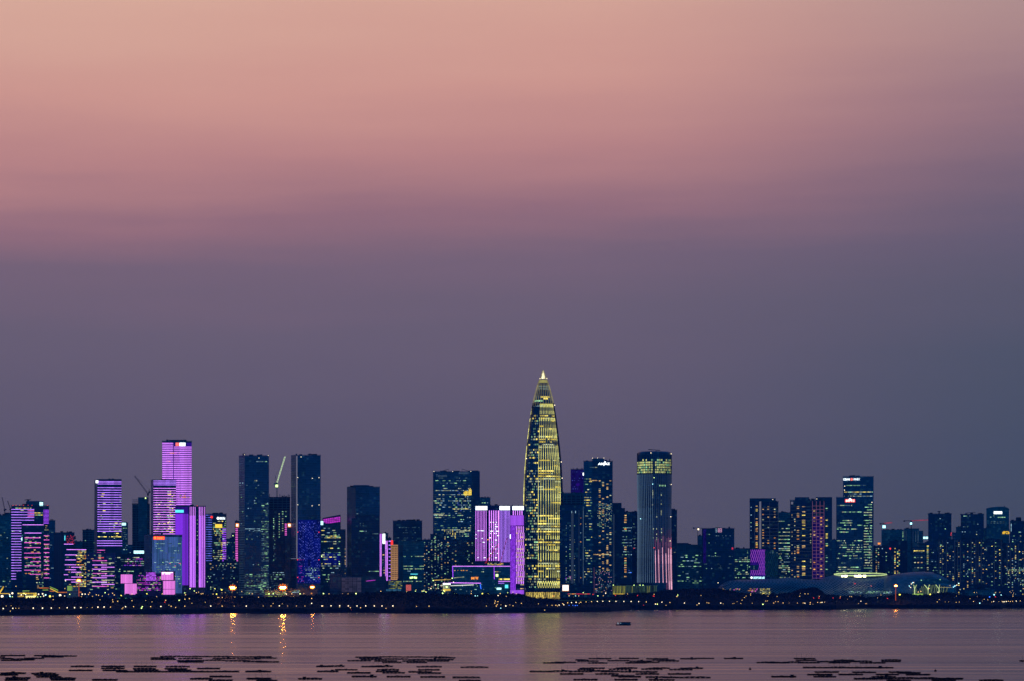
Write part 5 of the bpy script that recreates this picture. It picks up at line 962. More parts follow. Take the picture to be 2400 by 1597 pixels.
# ------------------------------------------------------------------ stadium
def stadium():
    Y = 5720.0; X = lambda px, YY=Y: P(px, 0, YY)[0]; Z = lambda py: P(0, py, Y)[1]
    r = root('stadium', 'long white latticed sports stadium of two swelling domes behind the shore trees', 'stadium', (X(1970), Y+70, GZ))
    def shell(tab, dep, nm, mat, yoff=0.0, base=1412):
        m = MB(); NT = 18; pxs = []; x = tab[0][0]
        while x < tab[-1][0]: pxs.append(x); x += 3.0
        pxs.append(tab[-1][0]); rows = []
        for px in pxs:
            zt = Z(interp(tab, px)); zb = Z(base); u = (px-tab[0][0])/(tab[-1][0]-tab[0][0]); dd = dep*max(.12, math.sqrt(max(0, 1-(2*u-1)**2)))
            rows.append([(X(px), Y+yoff+dep-dd*math.cos(math.pi*j/NT), zb+(zt-zb)*math.sin(math.pi*j/NT)**0.75) for j in range(NT+1)])
        for q in rows: m.v += q
        k = NT+1
        for i in range(len(rows)-1):
            for j in range(NT): m.f.append((i*k+j, (i+1)*k+j, (i+1)*k+j+1, i*k+j+1))
        return m.build(nm, mat, r, True)
    # left long hall
    L = [(1689,1380),(1692,1374),(1700,1367),(1712,1361.5),(1740,1359),(1790,1358),(1830,1356.5),(1850,1353.6),(1860,1353.8),(1880,1357),(1935,1360),(1990,1366)]
    shell(L, 60, 'left_shell', 'lattice_shell')
    M = [(1888,1382),(1905,1371),(1925,1361),(1945,1353),(1966,1347.5),(2000,1345.5),(2050,1346.5),(2091,1349),(2130,1352),(2160,1360)]
    shell(M, 75, 'main_shell', 'lattice_shell', 12)
    D = [(2062,1384),(2075,1362),(2091,1350),(2115,1344),(2150,1341),(2175,1340),(2195,1341.5),(2215,1350),(2232,1360),(2245,1367.5),(2250,1380)]
    shell(D, 60, 'right_shell', 'steel_white', -10)
    # glowing rim of the roof opening with its floodlights
    m = MB(); pts = []
    for i in range(41):
        a = 2*math.pi*i/40; pts.append((X(2029)+(X(2091)-X(2029))*math.cos(a), Y+87+45*math.sin(a)*-1, Z(1346.2)+2.6*math.sin(a)*-1))
    m.tube(pts, 1.0, 5); m.build('roof_rim', 'rim_lime', r)
    m = MB(); n = len(pts); m.lathe([(1, 0), (1, 1)], 0, 0, 3); m = MB(); m.v = [(x, y, z-1.2) for x, y, z in pts[:-1]]+[(X(2029), Y+80, Z(1352))]; m.f = [(i, (i+1) % 40, 40) for i in range(40)]; m.build('stands', 'steel_white', r)
    for px, py, s_ in ((1975.3, 1351, 1.6), (1983, 1350.8, 1.9), (1984.8, 1350, 1.2), (2005.5, 1350.6, 1.7), (2011, 1351, 1.8), (2015.3, 1350.5, 2.1), (2018.5, 1350.9, 1.6), (2027, 1350.8, 2.0)):
        sbox('floodlight', 'flood_white', r, X(px)-s_*1.2, X(px)+s_*1.2, Y+4, Y+6, Z(py)-s_, Z(py)+s_)
    # ribs of the left hall and bright glazing beneath
    for i in range(56):
        px = 1693+i*3.3; m = MB(); yb = interp(L, px); m.bar((X(px), Y-1+ (3 if px < 1700 else 0), Z(yb+22)), (X(px+5.5), Y+14, Z(yb+10)), .7, .7); m.build('shell_rib', 'steel_white' if px < 1830 else 'steel_white', r)
    rn = random.Random(15)
    def glaze(x0, x1, y0, y1, mats, d, seed, n='lit_pane', yo=-2.0):
        rr = random.Random(seed); y = y0; k = 0
        while y < y1:
            x = x0+(1.1 if k % 2 else 0)
            while x < x1:
                if rr.random() < d: PX = X(x); sbox(n, rr.choice(mats), r, PX, PX+1.3, Y+yo, Y+yo+.4, Z(y+1.4), Z(y))
                x += 2.4
            y += 2.1; k += 1
    glaze(1781, 1804, 1380, 1393, ('win_gold', 'win_cream', 'curtain_lime'), .8, 1)
    glaze(1752, 1776, 1380, 1388, ('win_amber', 'led_rose', 'win_warm'), .5, 2)
    glaze(1692, 1735, 1380, 1383, ('led_rose', 'sign_redpale', 'win_warm'), .4, 3)
    glaze(1990, 2095, 1386, 1392, ('win_cool', 'win_green', 'win_dim'), .6, 4, yo=8)
    glaze(1960, 2090, 1379, 1386, ('win_dim', 'led_steel'), .38, 5, yo=8)
    for x0, x1, y in ((1824, 1832, 1394.5), (1835, 1847, 1394.5)): sbox('light_bar', 'line_yellow', r, X(x0), X(x1), Y-3, Y-2.5, Z(y+1.2), Z(y-1))
    # great arched opening of the right dome: dark recess, tree shaped struts, lit floor
    m = MB(); arc = [(2135,1394),(2142,1382),(2155,1374),(2175,1369.5),(2195,1369.5),(2212,1374),(2222,1380),(2216,1388),(2205,1394)]
    Ya = Y-12
    m.v = [(X(x), Ya, Z(y)) for x, y in arc]; m.v += [(x, Ya+.8, z) for x, y_, z in m.v]; k = len(arc)
    m.f = [tuple(range(k)), tuple(reversed(range(k, 2*k)))]+[(i, k+i, k+(i+1) % k, (i+1) % k) for i in range(k)]
    m.build('arch_opening', 'glass_dark', r)
    m = MB(); vis = [(2133,1371),(2150,1362),(2172,1357),(2200,1357),(2225,1363),(2238,1369)]; low = [(2238,1371),(2205,1368),(2180,1367.5),(2155,1370),(2140,1376)]
    q = vis+low; m.v = [(X(x), Ya-.6, Z(y)) for x, y in q]+[(X(x), Ya+.2, Z(y)) for x, y in q]; k = len(q); m.f = [tuple(range(k)), tuple(reversed(range(k, 2*k)))]+[(i, k+i, k+(i+1) % k, (i+1) % k) for i in range(k)]
    m.build('dark_glass_visor', 'glass_teal', r)
    for i in range(34):
        m = MB(); x = 2139+i*2.3; a = rn.uniform(-7, 7); yt = interp([(2135,1386),(2155,1375),(2185,1370.5),(2215,1377),(2222,1381)], x)
        m.bar((X(x), Ya-1, Z(1393)), (X(min(max(x+a, 2137), 2219)), Ya-1, Z(yt)), .35, .35); m.build('arch_strut', 'strut_lime', r)
    for x0, x1, x2 in ((2141.5, 2139, 2146), (2173, 2164, 2176), (2198.5, 2191, 2200)):
        m = MB(); m.bar((X(x0), Ya-1.4, Z(1394)), (X(x0), Ya-1.4, Z(1381)), 1.1, 1.1); m.bar((X(x0), Ya-1.4, Z(1381)), (X(x1), Ya-1.4, Z(1371)), .8, .8); m.bar((X(x0), Ya-1.4, Z(1381)), (X(x2), Ya-1.4, Z(1371)), .8, .8); m.build('tree_column', 'rim_lime', r)
    sbox('lit_floor', 'line_green', r, X(2137), X(2161), Ya-1.6, Ya-1, Z(1395), Z(1392)); sbox('light_bar', 'line_gold_dim', r, X(2196), X(2228), Ya-1.6, Ya-1, Z(1377.6), Z(1376.7))
    for px, py, mt in ((2150, 1388, 'lamp_warm'), (2156, 1386.5, 'lamp_warm'), (2175, 1380, 'lamp_warm'), (2196, 1388.5, 'lamp_white'), (2129, 1374, 'lamp_cyan'), (2134, 1369, 'lamp_white'), (2136.5, 1366.5, 'lamp_cyan'), (2139, 1366, 'lamp_white'), (2132, 1377.5, 'lamp_white'), (2157, 1360.5, 'win_green'), (2201, 1359, 'win_green'), (2236, 1373.5, 'lamp_cyan'), (2240, 1372, 'lamp_white'), (2232, 1376.5, 'lamp_cyan'), (2244.5, 1367.5, 'lamp_cyan'), (2002, 1368.3, 'lamp_red'), (2040, 1374, 'sign_redpale')):
        sbox('wall_lamp', mt, r, X(px)-.7, X(px)+.7, Ya-2.2, Ya-1.5, Z(py)-.7, Z(py)+.7)
    SIL.append((1700, 2240, 1368, Y))
stadium()
# ------------------------------------------------------------------ cranes
def lattice(m, a, b, w, n, t_=.28):
    a = Vector(a); b = Vector(b); d = (b-a).normalized(); up = Vector((0, 1, 0)); u = d.cross(up).normalized()*w/2; v = Vector((0, 1, 0))*w/2
    for s1 in (-1, 1):
        for s2 in (-1, 1): m.bar(a+u*s1+v*s2, b+u*s1+v*s2, t_)
    for i in range(n):
        p, q = a+(b-a)*i/n, a+(b-a)*(i+1)/n; sg = 1 if i % 2 else -1
        m.bar(p+u*sg-v, q-u*sg-v, t_*.8); m.bar(p+u*sg+v, q-u*sg+v, t_*.8)
def crane(label, Y, mast, top, jib, cj, mat='steel_dark', jmat=None, lamp=None, group='tower cranes', apex=None, w=2.0, t_=.4):
    """mast (px,py) foot, top (px,py) slewing ring, jib tip, counter jib tip"""
    A = lambda p: (P(p[0], 0, Y)[0], Y, P(0, p[1], Y)[1])
    r = root('crane', label, 'crane', A(mast), group)
    m = MB(); lattice(m, A(mast), A(top), w, 12, t_); m.build('mast', mat, r)
    m = MB(); lattice(m, A(top), A(jib), w*.8, 12, t_); m.build('jib', jmat or mat, r)
    m = MB(); lattice(m, A(top), A(cj), w*.8, 4, t_); c = Vector(A(cj)); m.box(c.x-1.6, c.x+1.6, c.y-1, c.y+1, c.z-2.0, c.z+.6); m.build('counter_jib', mat, r)
    c = Vector(A(top)); m = MB(); m.box(c.x-1.5, c.x+1.0, c.y-2.4, c.y-.8, c.z-2.5, c.z+.3); m.build('cab', mat, r)
    if apex:
        m = MB(); p = Vector(A(apex)); m.bar(c, p, .5); m.bar(p, A(jib), .22); m.bar(p, A(cj), .3); m.build('tie_frame', mat, r)
    if lamp: x, y, z = A(lamp[:2]); sbox('work_light', lamp[3] if len(lamp) > 3 else 'lamp_white', r, x-lamp[2], x+lamp[2], Y-3.6, Y-2.6, z-lamp[2], z+lamp[2])
crane('luffing crane with lit green white boom between the twin towers', 5490, (649, 1168), (649, 1132.5), (668, 1070.5), (644, 1134), 'glass_teal', 'boom_lit', (649, 1139.5, 2.0, 'lamp_green'), apex=(645.5, 1116), w=2.0, t_=.36)
crane('dark luffing crane rising over the scaffolded unfinished tower', 5640, (347, 1240), (347, 1158), (315.5, 1116), (350.5, 1153), 'steel_dark', None, None, apex=(350, 1147))
crane('leftmost thin luffing crane above the far left edge block', 5700, (11.5, 1210), (11, 1195), (5, 1166), (13, 1194), 'steel_dark', None, None, w=1.4, t_=.3)
crane('second thin luffing crane above the far left edge block', 5690, (25.5, 1210), (24.5, 1193), (17.5, 1174), (27, 1192), 'steel_dark', None, None, w=1.4, t_=.3)
crane('small T shaped crane just left of the square navy tower', 5900, (1635.5, 1275), (1635.5, 1238), (1645.5, 1238.4), (1626, 1237.5), 'concrete', None, (1636.5, 1241, 1.4), w=1.2, t_=.3)
crane('left of two red lit cranes, over the hazy slab beside the bank tower', 6420, (2071.5, 1250), (2071.5, 1227.3), (2091, 1225), (2063.5, 1227.5), 'steel_dark', 'crane_red', (2071.6, 1235, 2.8, 'lamp_cyan'), w=1.6)
crane('right of two red lit cranes, its jib reaching the left horned tower', 6400, (2136, 1300), (2135.8, 1221), (2175, 1219), (2119.5, 1221), 'steel_dark', 'crane_red', (2134.8, 1227.5, 1.9, 'lamp_cyan'), w=1.6)
crane('longer red lit boom leaning right before the purple striped trio', 5080, (1132.7, 1334), (1132.7, 1328.5), (1166, 1277), (1130, 1329), 'crane_red', 'crane_red', None, w=1.2, t_=.45)
crane('shorter faint red boom before the right purple striped tower', 5080, (1169.2, 1335), (1169.5, 1331), (1188, 1262), (1167, 1331.5), 'crane_red', 'crane_redfaint', None, w=.9, t_=.35)
# ------------------------------------------------------------------ roads, walkways at the far left
def px_bar(m, Y, x0, y0, x1, y1, h, dep): m.bar((P(x0, 0, Y)[0], Y, P(0, y0, Y)[1]), (P(x1, 0, Y)[0], Y, P(0, y1, Y)[1]), h, dep)
r = root('viaduct', 'grey elevated road deck crossing low at far left', 'viaduct', (P(75, 0, 4560)[0], 4560, 8)); m = MB(); px_bar(m, 4560, -200, 1379.5, 152, 1381.5, 1.6, 9); m.build('deck', 'road', r)
for x in (-150, -60, 8, 45, 88, 130): m = MB(); m.box(P(x, 0, 4560)[0]-1, P(x, 0, 4560)[0]+1, 4559, 4563, 6, P(0, 1380.4, 4560)[1]); m.build('pier', 'concrete', r)
m = MB(); px_bar(m, 4554, -200, 1385.4, 100, 1385.4, .6, .4); m.build('guard_rail', 'concrete', r)
r = root('footbridge', 'orange lit covered footbridge sloping down to the right at far left', 'footbridge', (P(120, 0, 4500)[0], 4500, 8))
for nm, mt, a in (('roof_edge', 'line_amber', (92, 1378.6, 114, 1378.6, 1.3)), ('roof_edge', 'line_green', (116.5, 1375.5, 136, 1384, .9)), ('deck_edge', 'line_yellow', (117, 1379.5, 136.5, 1389, 1.2)), ('deck_edge', 'line_amber', (136.5, 1389, 191, 1388.5, 1.3)), ('deck_edge', 'line_amber', (117, 1386, 127, 1386.4, 1.0)), ('light_line', 'line_green', (100, 1383.5, 113, 1383.2, .8)), ('light_line', 'line_green', (53, 1385.6, 72, 1385.3, .7))):
    m = MB(); px_bar(m, 4500, *a[:4], a[4], 1.2); m.build(nm, mt, r)
r = root('bridge_pylon', 'yellow lit slanting bridge pylon at the left edge', 'pylon', (P(2, 0, 4480)[0], 4480, 8)); m = MB(); px_bar(m, 4480, -3, 1394, 8.5, 1375, 1.6, 1.6); m.build('lit_leg', 'line_yellow', r); m = MB(); px_bar(m, 4480, -60, 1392, 22, 1391.6, .9, 2); m.build('lit_deck', 'line_yellow', r)
b = Bld('pavilion', 'small green lit glass pavilion left of the orange lamp mast', 'building', 157, 184, 1373, 4460, 10, 'glass_pale'); b.vstrips([158.5, 161, 163.5, 166, 168.5], 1373.5, 1385, 1.3, 'line_green'); b.wins(171, 184, 1373.5, 1376.5, 3, 2, .8, ('line_amber', 'line_yellow')); b.wins(171, 183, 1378, 1385, 3.5, 2, .5, ('led_bluegreen',))
b = Bld('service_station', 'low canopy flooded with yellow white light at far left', 'building', 56, 86, 1389.5, 4400, 12, 'concrete')
b.wins(41, 86, 1389.5, 1394, 4, 5.8, .85, ('win_gold', 'line_yellow'), (1, 1), 3, f=.5); b.box('lit_canopy', 60, 84, 1397, 1402.5, 'canopy_glow', 3, 1); b.box('lit_canopy', 78, 86, 1394, 1396.5, 'sign_yellow', 2, 1); b.glyphs(42, 56, 1396, 1399.5, 4, 'line_yellow', 'lit_railing', 2)
b = Bld('service_hall', 'low yellow green lit hall at the foot of the left twin tower', 'building', 618, 672, 1384, 4850, 12, 'glass_dark'); b.wins(619, 671, 1384.5, 1396, 3.6, 2.2, .45, ('line_green', 'curtain_lime', 'win_cream', 'win_dim')); b.line(628, 1398, 660, 1398, 1.1, 'line_green')
b = Bld('service_hall', 'low hall with amber windows between the twin towers', 'building', 672, 745, 1382, 4870, 12, 'glass_dark'); b.wins(706, 741, 1389, 1393.5, 4.5, 4.4, .95, ('win_amber', 'win_gold'), (1, 1), 3.2); b.wins(686, 706, 1384, 1390, 3, 2.4, .5, COOL); b.box('parapet_light', 684, 697, 1388, 1390, 'win_cool', .8, .3)
b = Bld('service_hall', 'low dark hall with cyan glow line at foot of the pink screens', 'building', 268, 345, 1396, 4500, 10, 'glass_dark'); b.line(275, 1403, 312, 1402.6, 1.2, 'line_cyan'); b.wins(270, 344, 1398, 1412, 3.4, 2.2, .2, ('win_green', 'win_cream', 'line_red', 'win_cream'), (1, 1))
# promenade rail line
m = MB(); Yr = 4640
for xa in range(1307, 1530, 12):
    Yq = shoreY(xa)+60; Yq2 = shoreY(xa+12)+60; m.bar((P(xa, 0, Yq)[0], Yq, P(0, 1407.4+(xa-1307)*.011, Yq)[1]), (P(xa+12, 0, Yq2)[0], Yq2, P(0, 1407.4+(xa-1295)*.011, Yq2)[1]), .55, .5)
o = m.build('seaside_walkway', 'line_steel_soft'); tag(o, 'thin pale railing line along the promenade below the white lettered tower', 'railing')
# ------------------------------------------------------------------ lamps
def ordn(n): return ['first','second','third','fourth','fifth','sixth','seventh','eighth','ninth','tenth','eleventh','twelfth','thirteenth','fourteenth','fifteenth','sixteenth','seventeenth','eighteenth','nineteenth','twentieth'][n] if n < 20 else 'number %d' % (n+1)
LAMPS = []   # px, py, size, colour
def reg(off, lst, c='w'):
    for q in lst:
        LAMPS.append((off+q[0]/3.928, 1400+q[1]/3.928, q[2] if len(q) > 2 else 1.0, q[3] if len(q) > 3 else c))
reg(0, [(30,105,1.3),(118,103,1.2),(145,102,.6),(173,102,.6),(95,129,.7),(57,82,.5),(103,80,.5),(306,101,1.3),(391,101,1.4),(472,100,1.2),(547,99,.7),(618,98,1.2),(686,97,1.4),(745,96,1.2),(802,96,.5),(850,95,.6),(902,92,1.4),(958,91,1.4),(1017,91,.9),(1156,88,1.3),(1132,97,.7),(1124,107,.7),(1230,88,.9),(1310,88,1.2,'g'),(1303,101,1.4,'g'),(1387,87,1.1),(1481,86,1.4),(1575,84,1),(1617,95,.9),(1702,83,1),(1940,82,1.3),(2045,83,1.1),(2156,83,.6),(2267,82,1.3),(1555,74,.6),(1767,57,.6),(1890,47,.6)])
reg(600, [(66,81,.6),(138,81,.8),(158,59,.7),(215,80,1.2),(242,62,.6),(292,81,.7),(372,81,.8),(451,81,.7),(607,81,1.3),(615,82,1),(691,80,1.3),(770,80,1.3),(769,96,.6),(850,81,1.3),(869,98,1.1),(876,117,.6,'r'),(930,81,1.2),(962,98,1),(1010,80,1.3),(1089,81,1.3),(1160,81,1.2),(1198,104,1),(1260,81,1.5),(1478,85,.7),(1593,83,1),(2121,82,.7),(2203,36,1),(2198,55,1),(2227,41,1),(2221,68,.9),(2212,82,1.1),(2253,101,.9,'c'),(2255,70,.6),(2300,81,1.5),(2337,72,.6),(513,12,1.1),(512,57,1.3)])
reg(1200, [(10,80,.9),(35,50,.6),(86,57,.9),(244,62,.7),(300,120,.9),(324,76,.5),(369,75,.8),(404,75,1.1),(419,81,.7),(434,73,1.2),(467,60,1.1),(477,70,1.2),(512,52,1.1),(548,50,1.2),(590,48,1.3),(620,56,.7),(633,47,1.1),(682,44,.9),(732,41,1),(785,40,1.2),(836,38,1.2),(897,38,1.2),(957,38,1.3),(1030,40,1.2),(1097,40,1.3),(1166,41,1.2),(1236,44,1.1),(1322,64,1.2),(1338,65,1.2,'g'),(1380,46,1.2),(1418,76,.8),(1454,49,1),(1587,54,1.3),(1722,58,1.3),(1703,72,.9),(1795,52,.9),(1812,55,.9),(1922,55,1.4),(1944,62,.5),(2033,58,.6),(2045,57,.6),(2072,41,.6),(2107,58,.8),(2118,29,.7),(2138,4,.6),(2211,56,.6),(2310,66,1.7,'g'),(2335,36,.9),(2350,36,.9)])
reg(1200, [(560,75,.8,'b'),(583,78,1.2,'b'),(600,76,.9,'b'),(525,75,.7,'b'),(1210,74,.6,'r'),(380,-10,.8,'r')])
reg(1800, [(52,54,1),(70,42,.8),(93,42,.9),(139,54,1.1),(195,54,.4),(271,54,.8),(325,54,1),(340,56,1.2),(389,50,1.1),(388,65,1.1),(414,64,.4),(457,49,1),(483,49,1),(497,48,1.3),(521,46,.7),(833,58,.7),(855,38,1.2),(898,60,.7),(907,60,.7),(1558,44,1),(1577,22,.8),(1632,44,.7),(1662,44,.4),(1733,48,.8),(1761,45,.7),(1860,15,.7),(1892,40,1.1),(1950,55,1.6,'c'),(1975,36,.5),(1990,20,1),(2023,25,.8),(2077,40,1.2),(2060,44,.8),(2125,42,.5),(2155,40,1),(2165,43,1.3),(2180,42,1.3),(2195,40,1.3),(2213,38,1.1),(2230,40,1.1),(2250,38,1.1),(2285,36,1.2),(2323,35,1)])
def reg2(ox, oy, sc_, lst):
    for q in lst: LAMPS.append((ox+q[0]/sc_, oy+q[1]/sc_, q[2] if len(q) > 2 else 1.0, q[3] if len(q) > 3 else 'w'))
reg2(0, 1360, 11.785, [(60,450,3.2),(340,365,2.2),(265,405,1.4),(275,450,1.6,'c'),(340,460,.8,'g'),(590,410,1.4),(710,400,1.2),(1065,390,1.6),(1178,380,1.6),(1205,440,1.3),(1260,412,1.7,'c'),(1120,460,.8,'g'),(1380,450,2.4,'y'),(1465,445,.8),(1660,425,3.2),(1785,440,1.2),(1925,395,1.1,'g'),(2270,390,1.6),(2245,460,.9),(2240,500,1.1,'r'),(1470,540,.7),(1810,20,1.2),(1790,235,.8),(440,172,.9),(1040,465,.8,'g')])
reg2(0, 1020, 3.734, [(745,1392,1.2),(775,1395,1),(785,1380,.8),(810,1412,.8),(843,1398,1),(862,1403,1),(920,1380,1.1,'g'),(985,1385,1),(1000,1400,1),(875,1442,.7),(1060,1405,1.6,'y'),(1030,1455,1),(988,1460,1),(985,1443,.8),(1155,1392,1),(950,1395,.7),(895,1410,.7)])
reg2(300, 1020, 3.734, [(35,1450,.9),(155,1448,.6),(210,1460,.9),(330,1447,1),(322,1463,.9,'r'),(377,1500,.6),(447,1447,1.2,'g'),(453,1443,.8),(498,1437,1.1),(537,1432,1.1),(497,1382,1,'g'),(503,1398,1),(543,1345,1.2,'g'),(580,1365,1,'g'),(600,1380,1),(618,1375,.8),(640,1390,1),(655,1388,1),(820,1355,1.8,'y'),(760,1345,1,'y'),(745,1392,.8),(775,1392,1.5,'y'),(785,1422,.8),(795,1422,.8),(825,1422,.8),(935,1418,.7),(997,1420,.7),(995,1370,.8),(300,1390,1),(165,1390,1.2,'y'),(250,1415,.8)])
reg2(530, 1020, 3.734, [(228,1390,.9),(283,1420,.8),(375,1390,1.7,'g'),(412,1390,1.2,'g'),(528,1392,1.2),(520,1388,.8),(575,1390,1.1),(647,1390,1.4,'g'),(680,1388,.8),(852,1388,1.5,'g'),(900,1390,1),(1137,1388,1.7,'g'),(1067,1390,.6),(1020,1388,.5),(203,1385,.7),(590,1413,.4)])
reg2(780, 1020, 3.734, [(420,1368,1),(647,1371,.7),(723,1368,1.1,'g'),(728,1355,.7),(780,1365,.8),(797,1366,1,'g'),(812,1370,.8),(898,1312,1.4),(858,1343,1.2),(878,1274,1.2,'g'),(905,1345,.7)])
reg2(980, 1020, 3.734, [(70,1375,1,'g'),(37,1367,.8,'g'),(50,1358,.6),(224,1362,1.4,'g'),(215,1385,1.8,'g'),(232,1368,1.4,'y'),(258,1388,1),(318,1385,1.3,'g'),(333,1390,1,'y'),(250,1330,2.4,'g'),(562,1388,1.6,'y'),(612,1388,1.4,'y'),(718,1388,1.1),(785,1383,2.3,'g'),(700,1405,1.2),(465,1388,1),(466,1367,.7),(500,1408,1,'c'),(520,1408,.8,'c'),(770,1412,.9),(310,1288,1.2),(298,1253,1.4,'g'),(830,1375,.9),(860,1390,.8)])
reg2(1280, 1020, 3.734, [(521,1384,1.4),(945,1395,1.1),(938,1409,1,'r'),(945,1411,1,'r'),(1152,1402,1.1,'g'),(1147,1411,.9),(712,1391,.9),(708,1404,1,'r'),(606,1403,1,'r'),(800,1405,1,'r'),(500,1407,.8),(453,1408,1.2,'g'),(410,1395,1,'r'),(325,1380,1,'g'),(236,1420,.9,'g'),(285,1408,.8),(258,1408,.8,'c'),(201,1407,1.1),(975,1478,.9,'y'),(955,1478,1)])
reg2(1550, 1080, 4.356, [(580,1247,1.2),(168,1373,1.1,'g'),(158,1387,1.1),(405,1378,.7),(865,1383,.7),(1090,1385,.9),(912,1360,.8),(912,1373,.9),(850,1397,.6),(825,1425,.7),(1182,1387,.7)])
reg2(1820, 1080, 4.356, [(243,1357,.6),(237,1385,.9),(290,1360,.9),(322,1360,.8),(378,1402,1,'r'),(436,1385,.8),(433,1403,1,'r'),(577,1402,1,'r'),(652,1390,.9),(649,1405,1,'r'),(748,1387,.8),(767,1389,1),(853,1380,.9),(885,1367,2.2,'y'),(958,1377,1),(1065,1372,1),(1031,1402,.8),(1132,1407,1.1,'r'),(1258,1370,2.8,'y'),(725,1415,.6)])
reg2(2080, 1140, 5.228, [(523,1325,2.2,'y'),(1307,1330,2,'c'),(1252,1357,2,'b'),(1323,1355,1.2,'r'),(1393,1333,1.3,'c'),(1065,1302,1.1),(1100,1350,.5),(1093,1303,.6),(1320,1307,.7),(1500,1290,.8),(1515,1305,.6),(1545,1310,.6),(1537,1348,1),(1537,1330,.7),(845,1347,.6),(820,1225,1.2,'c'),(765,1218,.8)])
LM = {'w': ('lamp_warm', 'warm'), 'g': ('lamp_green', 'pale green'), 'c': ('lamp_cyan', 'cyan white'), 'r': ('lamp_red', 'red'), 'b': ('lamp_blue', 'blue'), 'y': ('lamp_yellow', 'yellow')}
LAMPS.sort()
_unit = {}
def lamp_meshes(mt):
    if mt not in _unit:
        m = MB(); k = 8
        m.lathe([(0.02, -1.0), (.62, -.72), (1.0, 0), (.8, .55), (.3, .9)], 0, 0, 10); a = m.mesh('lamp_head', mt)
        for p in a.polygons: p.use_smooth = True
        m = MB(); m.lathe([(1.0, 0), (.6, 1)], 0, 0, 6); b_ = m.mesh('pole', 'pole'); _unit[mt] = (a, b_)
    return _unit[mt]
SIZE = lambda s_: 'faint' if s_ < .75 else ('small' if s_ < 1.15 else ('bright' if s_ < 1.7 else 'large bright'))
cnt = {}
tot = {}
for px, py, s_, c in LAMPS:
    k_ = (anchor(px), SIZE(s_), c, py > 1409); tot[k_] = tot.get(k_, 0)+1
for px, py, s_, c in LAMPS:
    k_ = (anchor(px), SIZE(s_), c, py > 1409); i = cnt.get(k_, 0); cnt[k_] = i+1
    mt, cn = LM[c]; mt = 'lamp_white' if (c == 'w' and s_ > 1.15) else mt
    where = 'shore' if py > 1409 else 'ground'
    q = '' if tot[k_] == 1 else ordn(i)+' '
    lab = q+SIZE(s_)+' '+cn+' lamp'+(' from left' if tot[k_] > 1 else '')+' on '+where+' below '+k_[0]
    Y0 = shoreY(px); s = 3.0; found = None
    if not (c == 'r' and py > 1500):
        while s < BELT+14:
            z = P(0, py, Y0+s)[1]
            if s > 12 and canopy(px, s)+1.6 >= z: found = s; 
            if s <= 12 and z < 9.5: found = 6.0 if found is None else found
            if s > 12 and canopy(px, s)+1.6 > z: break
            s += 2
    Yl = Y0+(found if found is not None else BELT+14)
    if found is None and py > 1409: Yl = Y0+8
    Xl, Zl = P(px, py, Yl); gz = max(.5, min(terrain(px, Yl-Y0), Zl-2.0)); rr = .54*s_+.10
    nm = 'street_lamp' if c != 'r' else 'signal_lamp'
    o = root(nm, lab, 'street lamp' if c != 'r' else 'signal lamp', (Xl, Yl, gz), 'lamps along the city shore')
    a, b_ = lamp_meshes(mt)
    h = bpy.data.objects.new('lamp_head', a); COL.objects.link(h); h.parent = o; h.location = (0, 0, Zl-gz); h.scale = (rr, rr, rr)
    p = bpy.data.objects.new('pole', b_); COL.objects.link(p); p.parent = o; p.location = (0, 0, 0); p.scale = (.13, .13, max(.5, Zl-gz-rr*.6))
# big sodium masts whose light falls on the water
for px, py, s_, k_, lab, Ym in ((663, 1377.5, 3.4, 1.0, 'brightest orange lamp mast, between the twin towers', 4760), (545.5, 1378, 2.8, .6, 'orange lamp mast just left of the left twin tower', 4700), (732, 1376.5, 2.0, .16, 'paler orange double lamp mast below the right twin tower', 4750),
                                (185, 1361, 1.7, .10, 'tall red orange glowing lamp mast below the red neon tower', 4400), (2099.3, 1373.3, 1.7, .28, 'tall orange glowing lamp mast in front of the stadium', 5560)):
    Xm, Zm = P(px, py, Ym); r = root('lamp_mast', lab, 'lamp mast', (Xm, Ym, 6), 'tall orange lamp masts')
    m = MB(); m.lathe([(.5 if px in (185, 2099.3) else .3, 2), (.4 if px in (185, 2099.3) else .2, Zm-1)], Xm, Ym, 8); m.build('pole', 'mast_orange' if px in (185, 2099.3) else 'pole', r)
    nm = 'lamp_orange_%d' % int(k_*100); glow(nm, (255, 150, 50), 520.0*k_+3, sample=True)
    for i in range(8):
        a = 2*math.pi*i/8; m = MB(); x, y = Xm+s_*math.cos(a), Ym+s_*math.sin(a); m.box(x-s_*.34, x+s_*.34, y-s_*.34, y+s_*.34, Zm-s_*.45, Zm+s_*.35); m.build('lamp_head', nm, r)
    for i in range(20):
        a = 2*math.pi*(i+.5)/10; m = MB(); rr = s_*(1.3 if i < 10 else 1.75); m.box(Xm+rr*math.cos(a)-s_*.3, Xm+rr*math.cos(a)+s_*.3, Ym-s_*.6, Ym-s_*.3, Zm+rr*.8*math.sin(a)-s_*.3, Zm+rr*.8*math.sin(a)+s_*.3); m.build('halo_block', 'halo_amber', r)  # amber blocks added round the heads to imitate their glow halo
    m = MB(); m.lathe([(s_*1.15, Zm+s_*.36), (s_*.5, Zm+s_*.8)], Xm, Ym, 12); m.build('hood', 'pole', r)
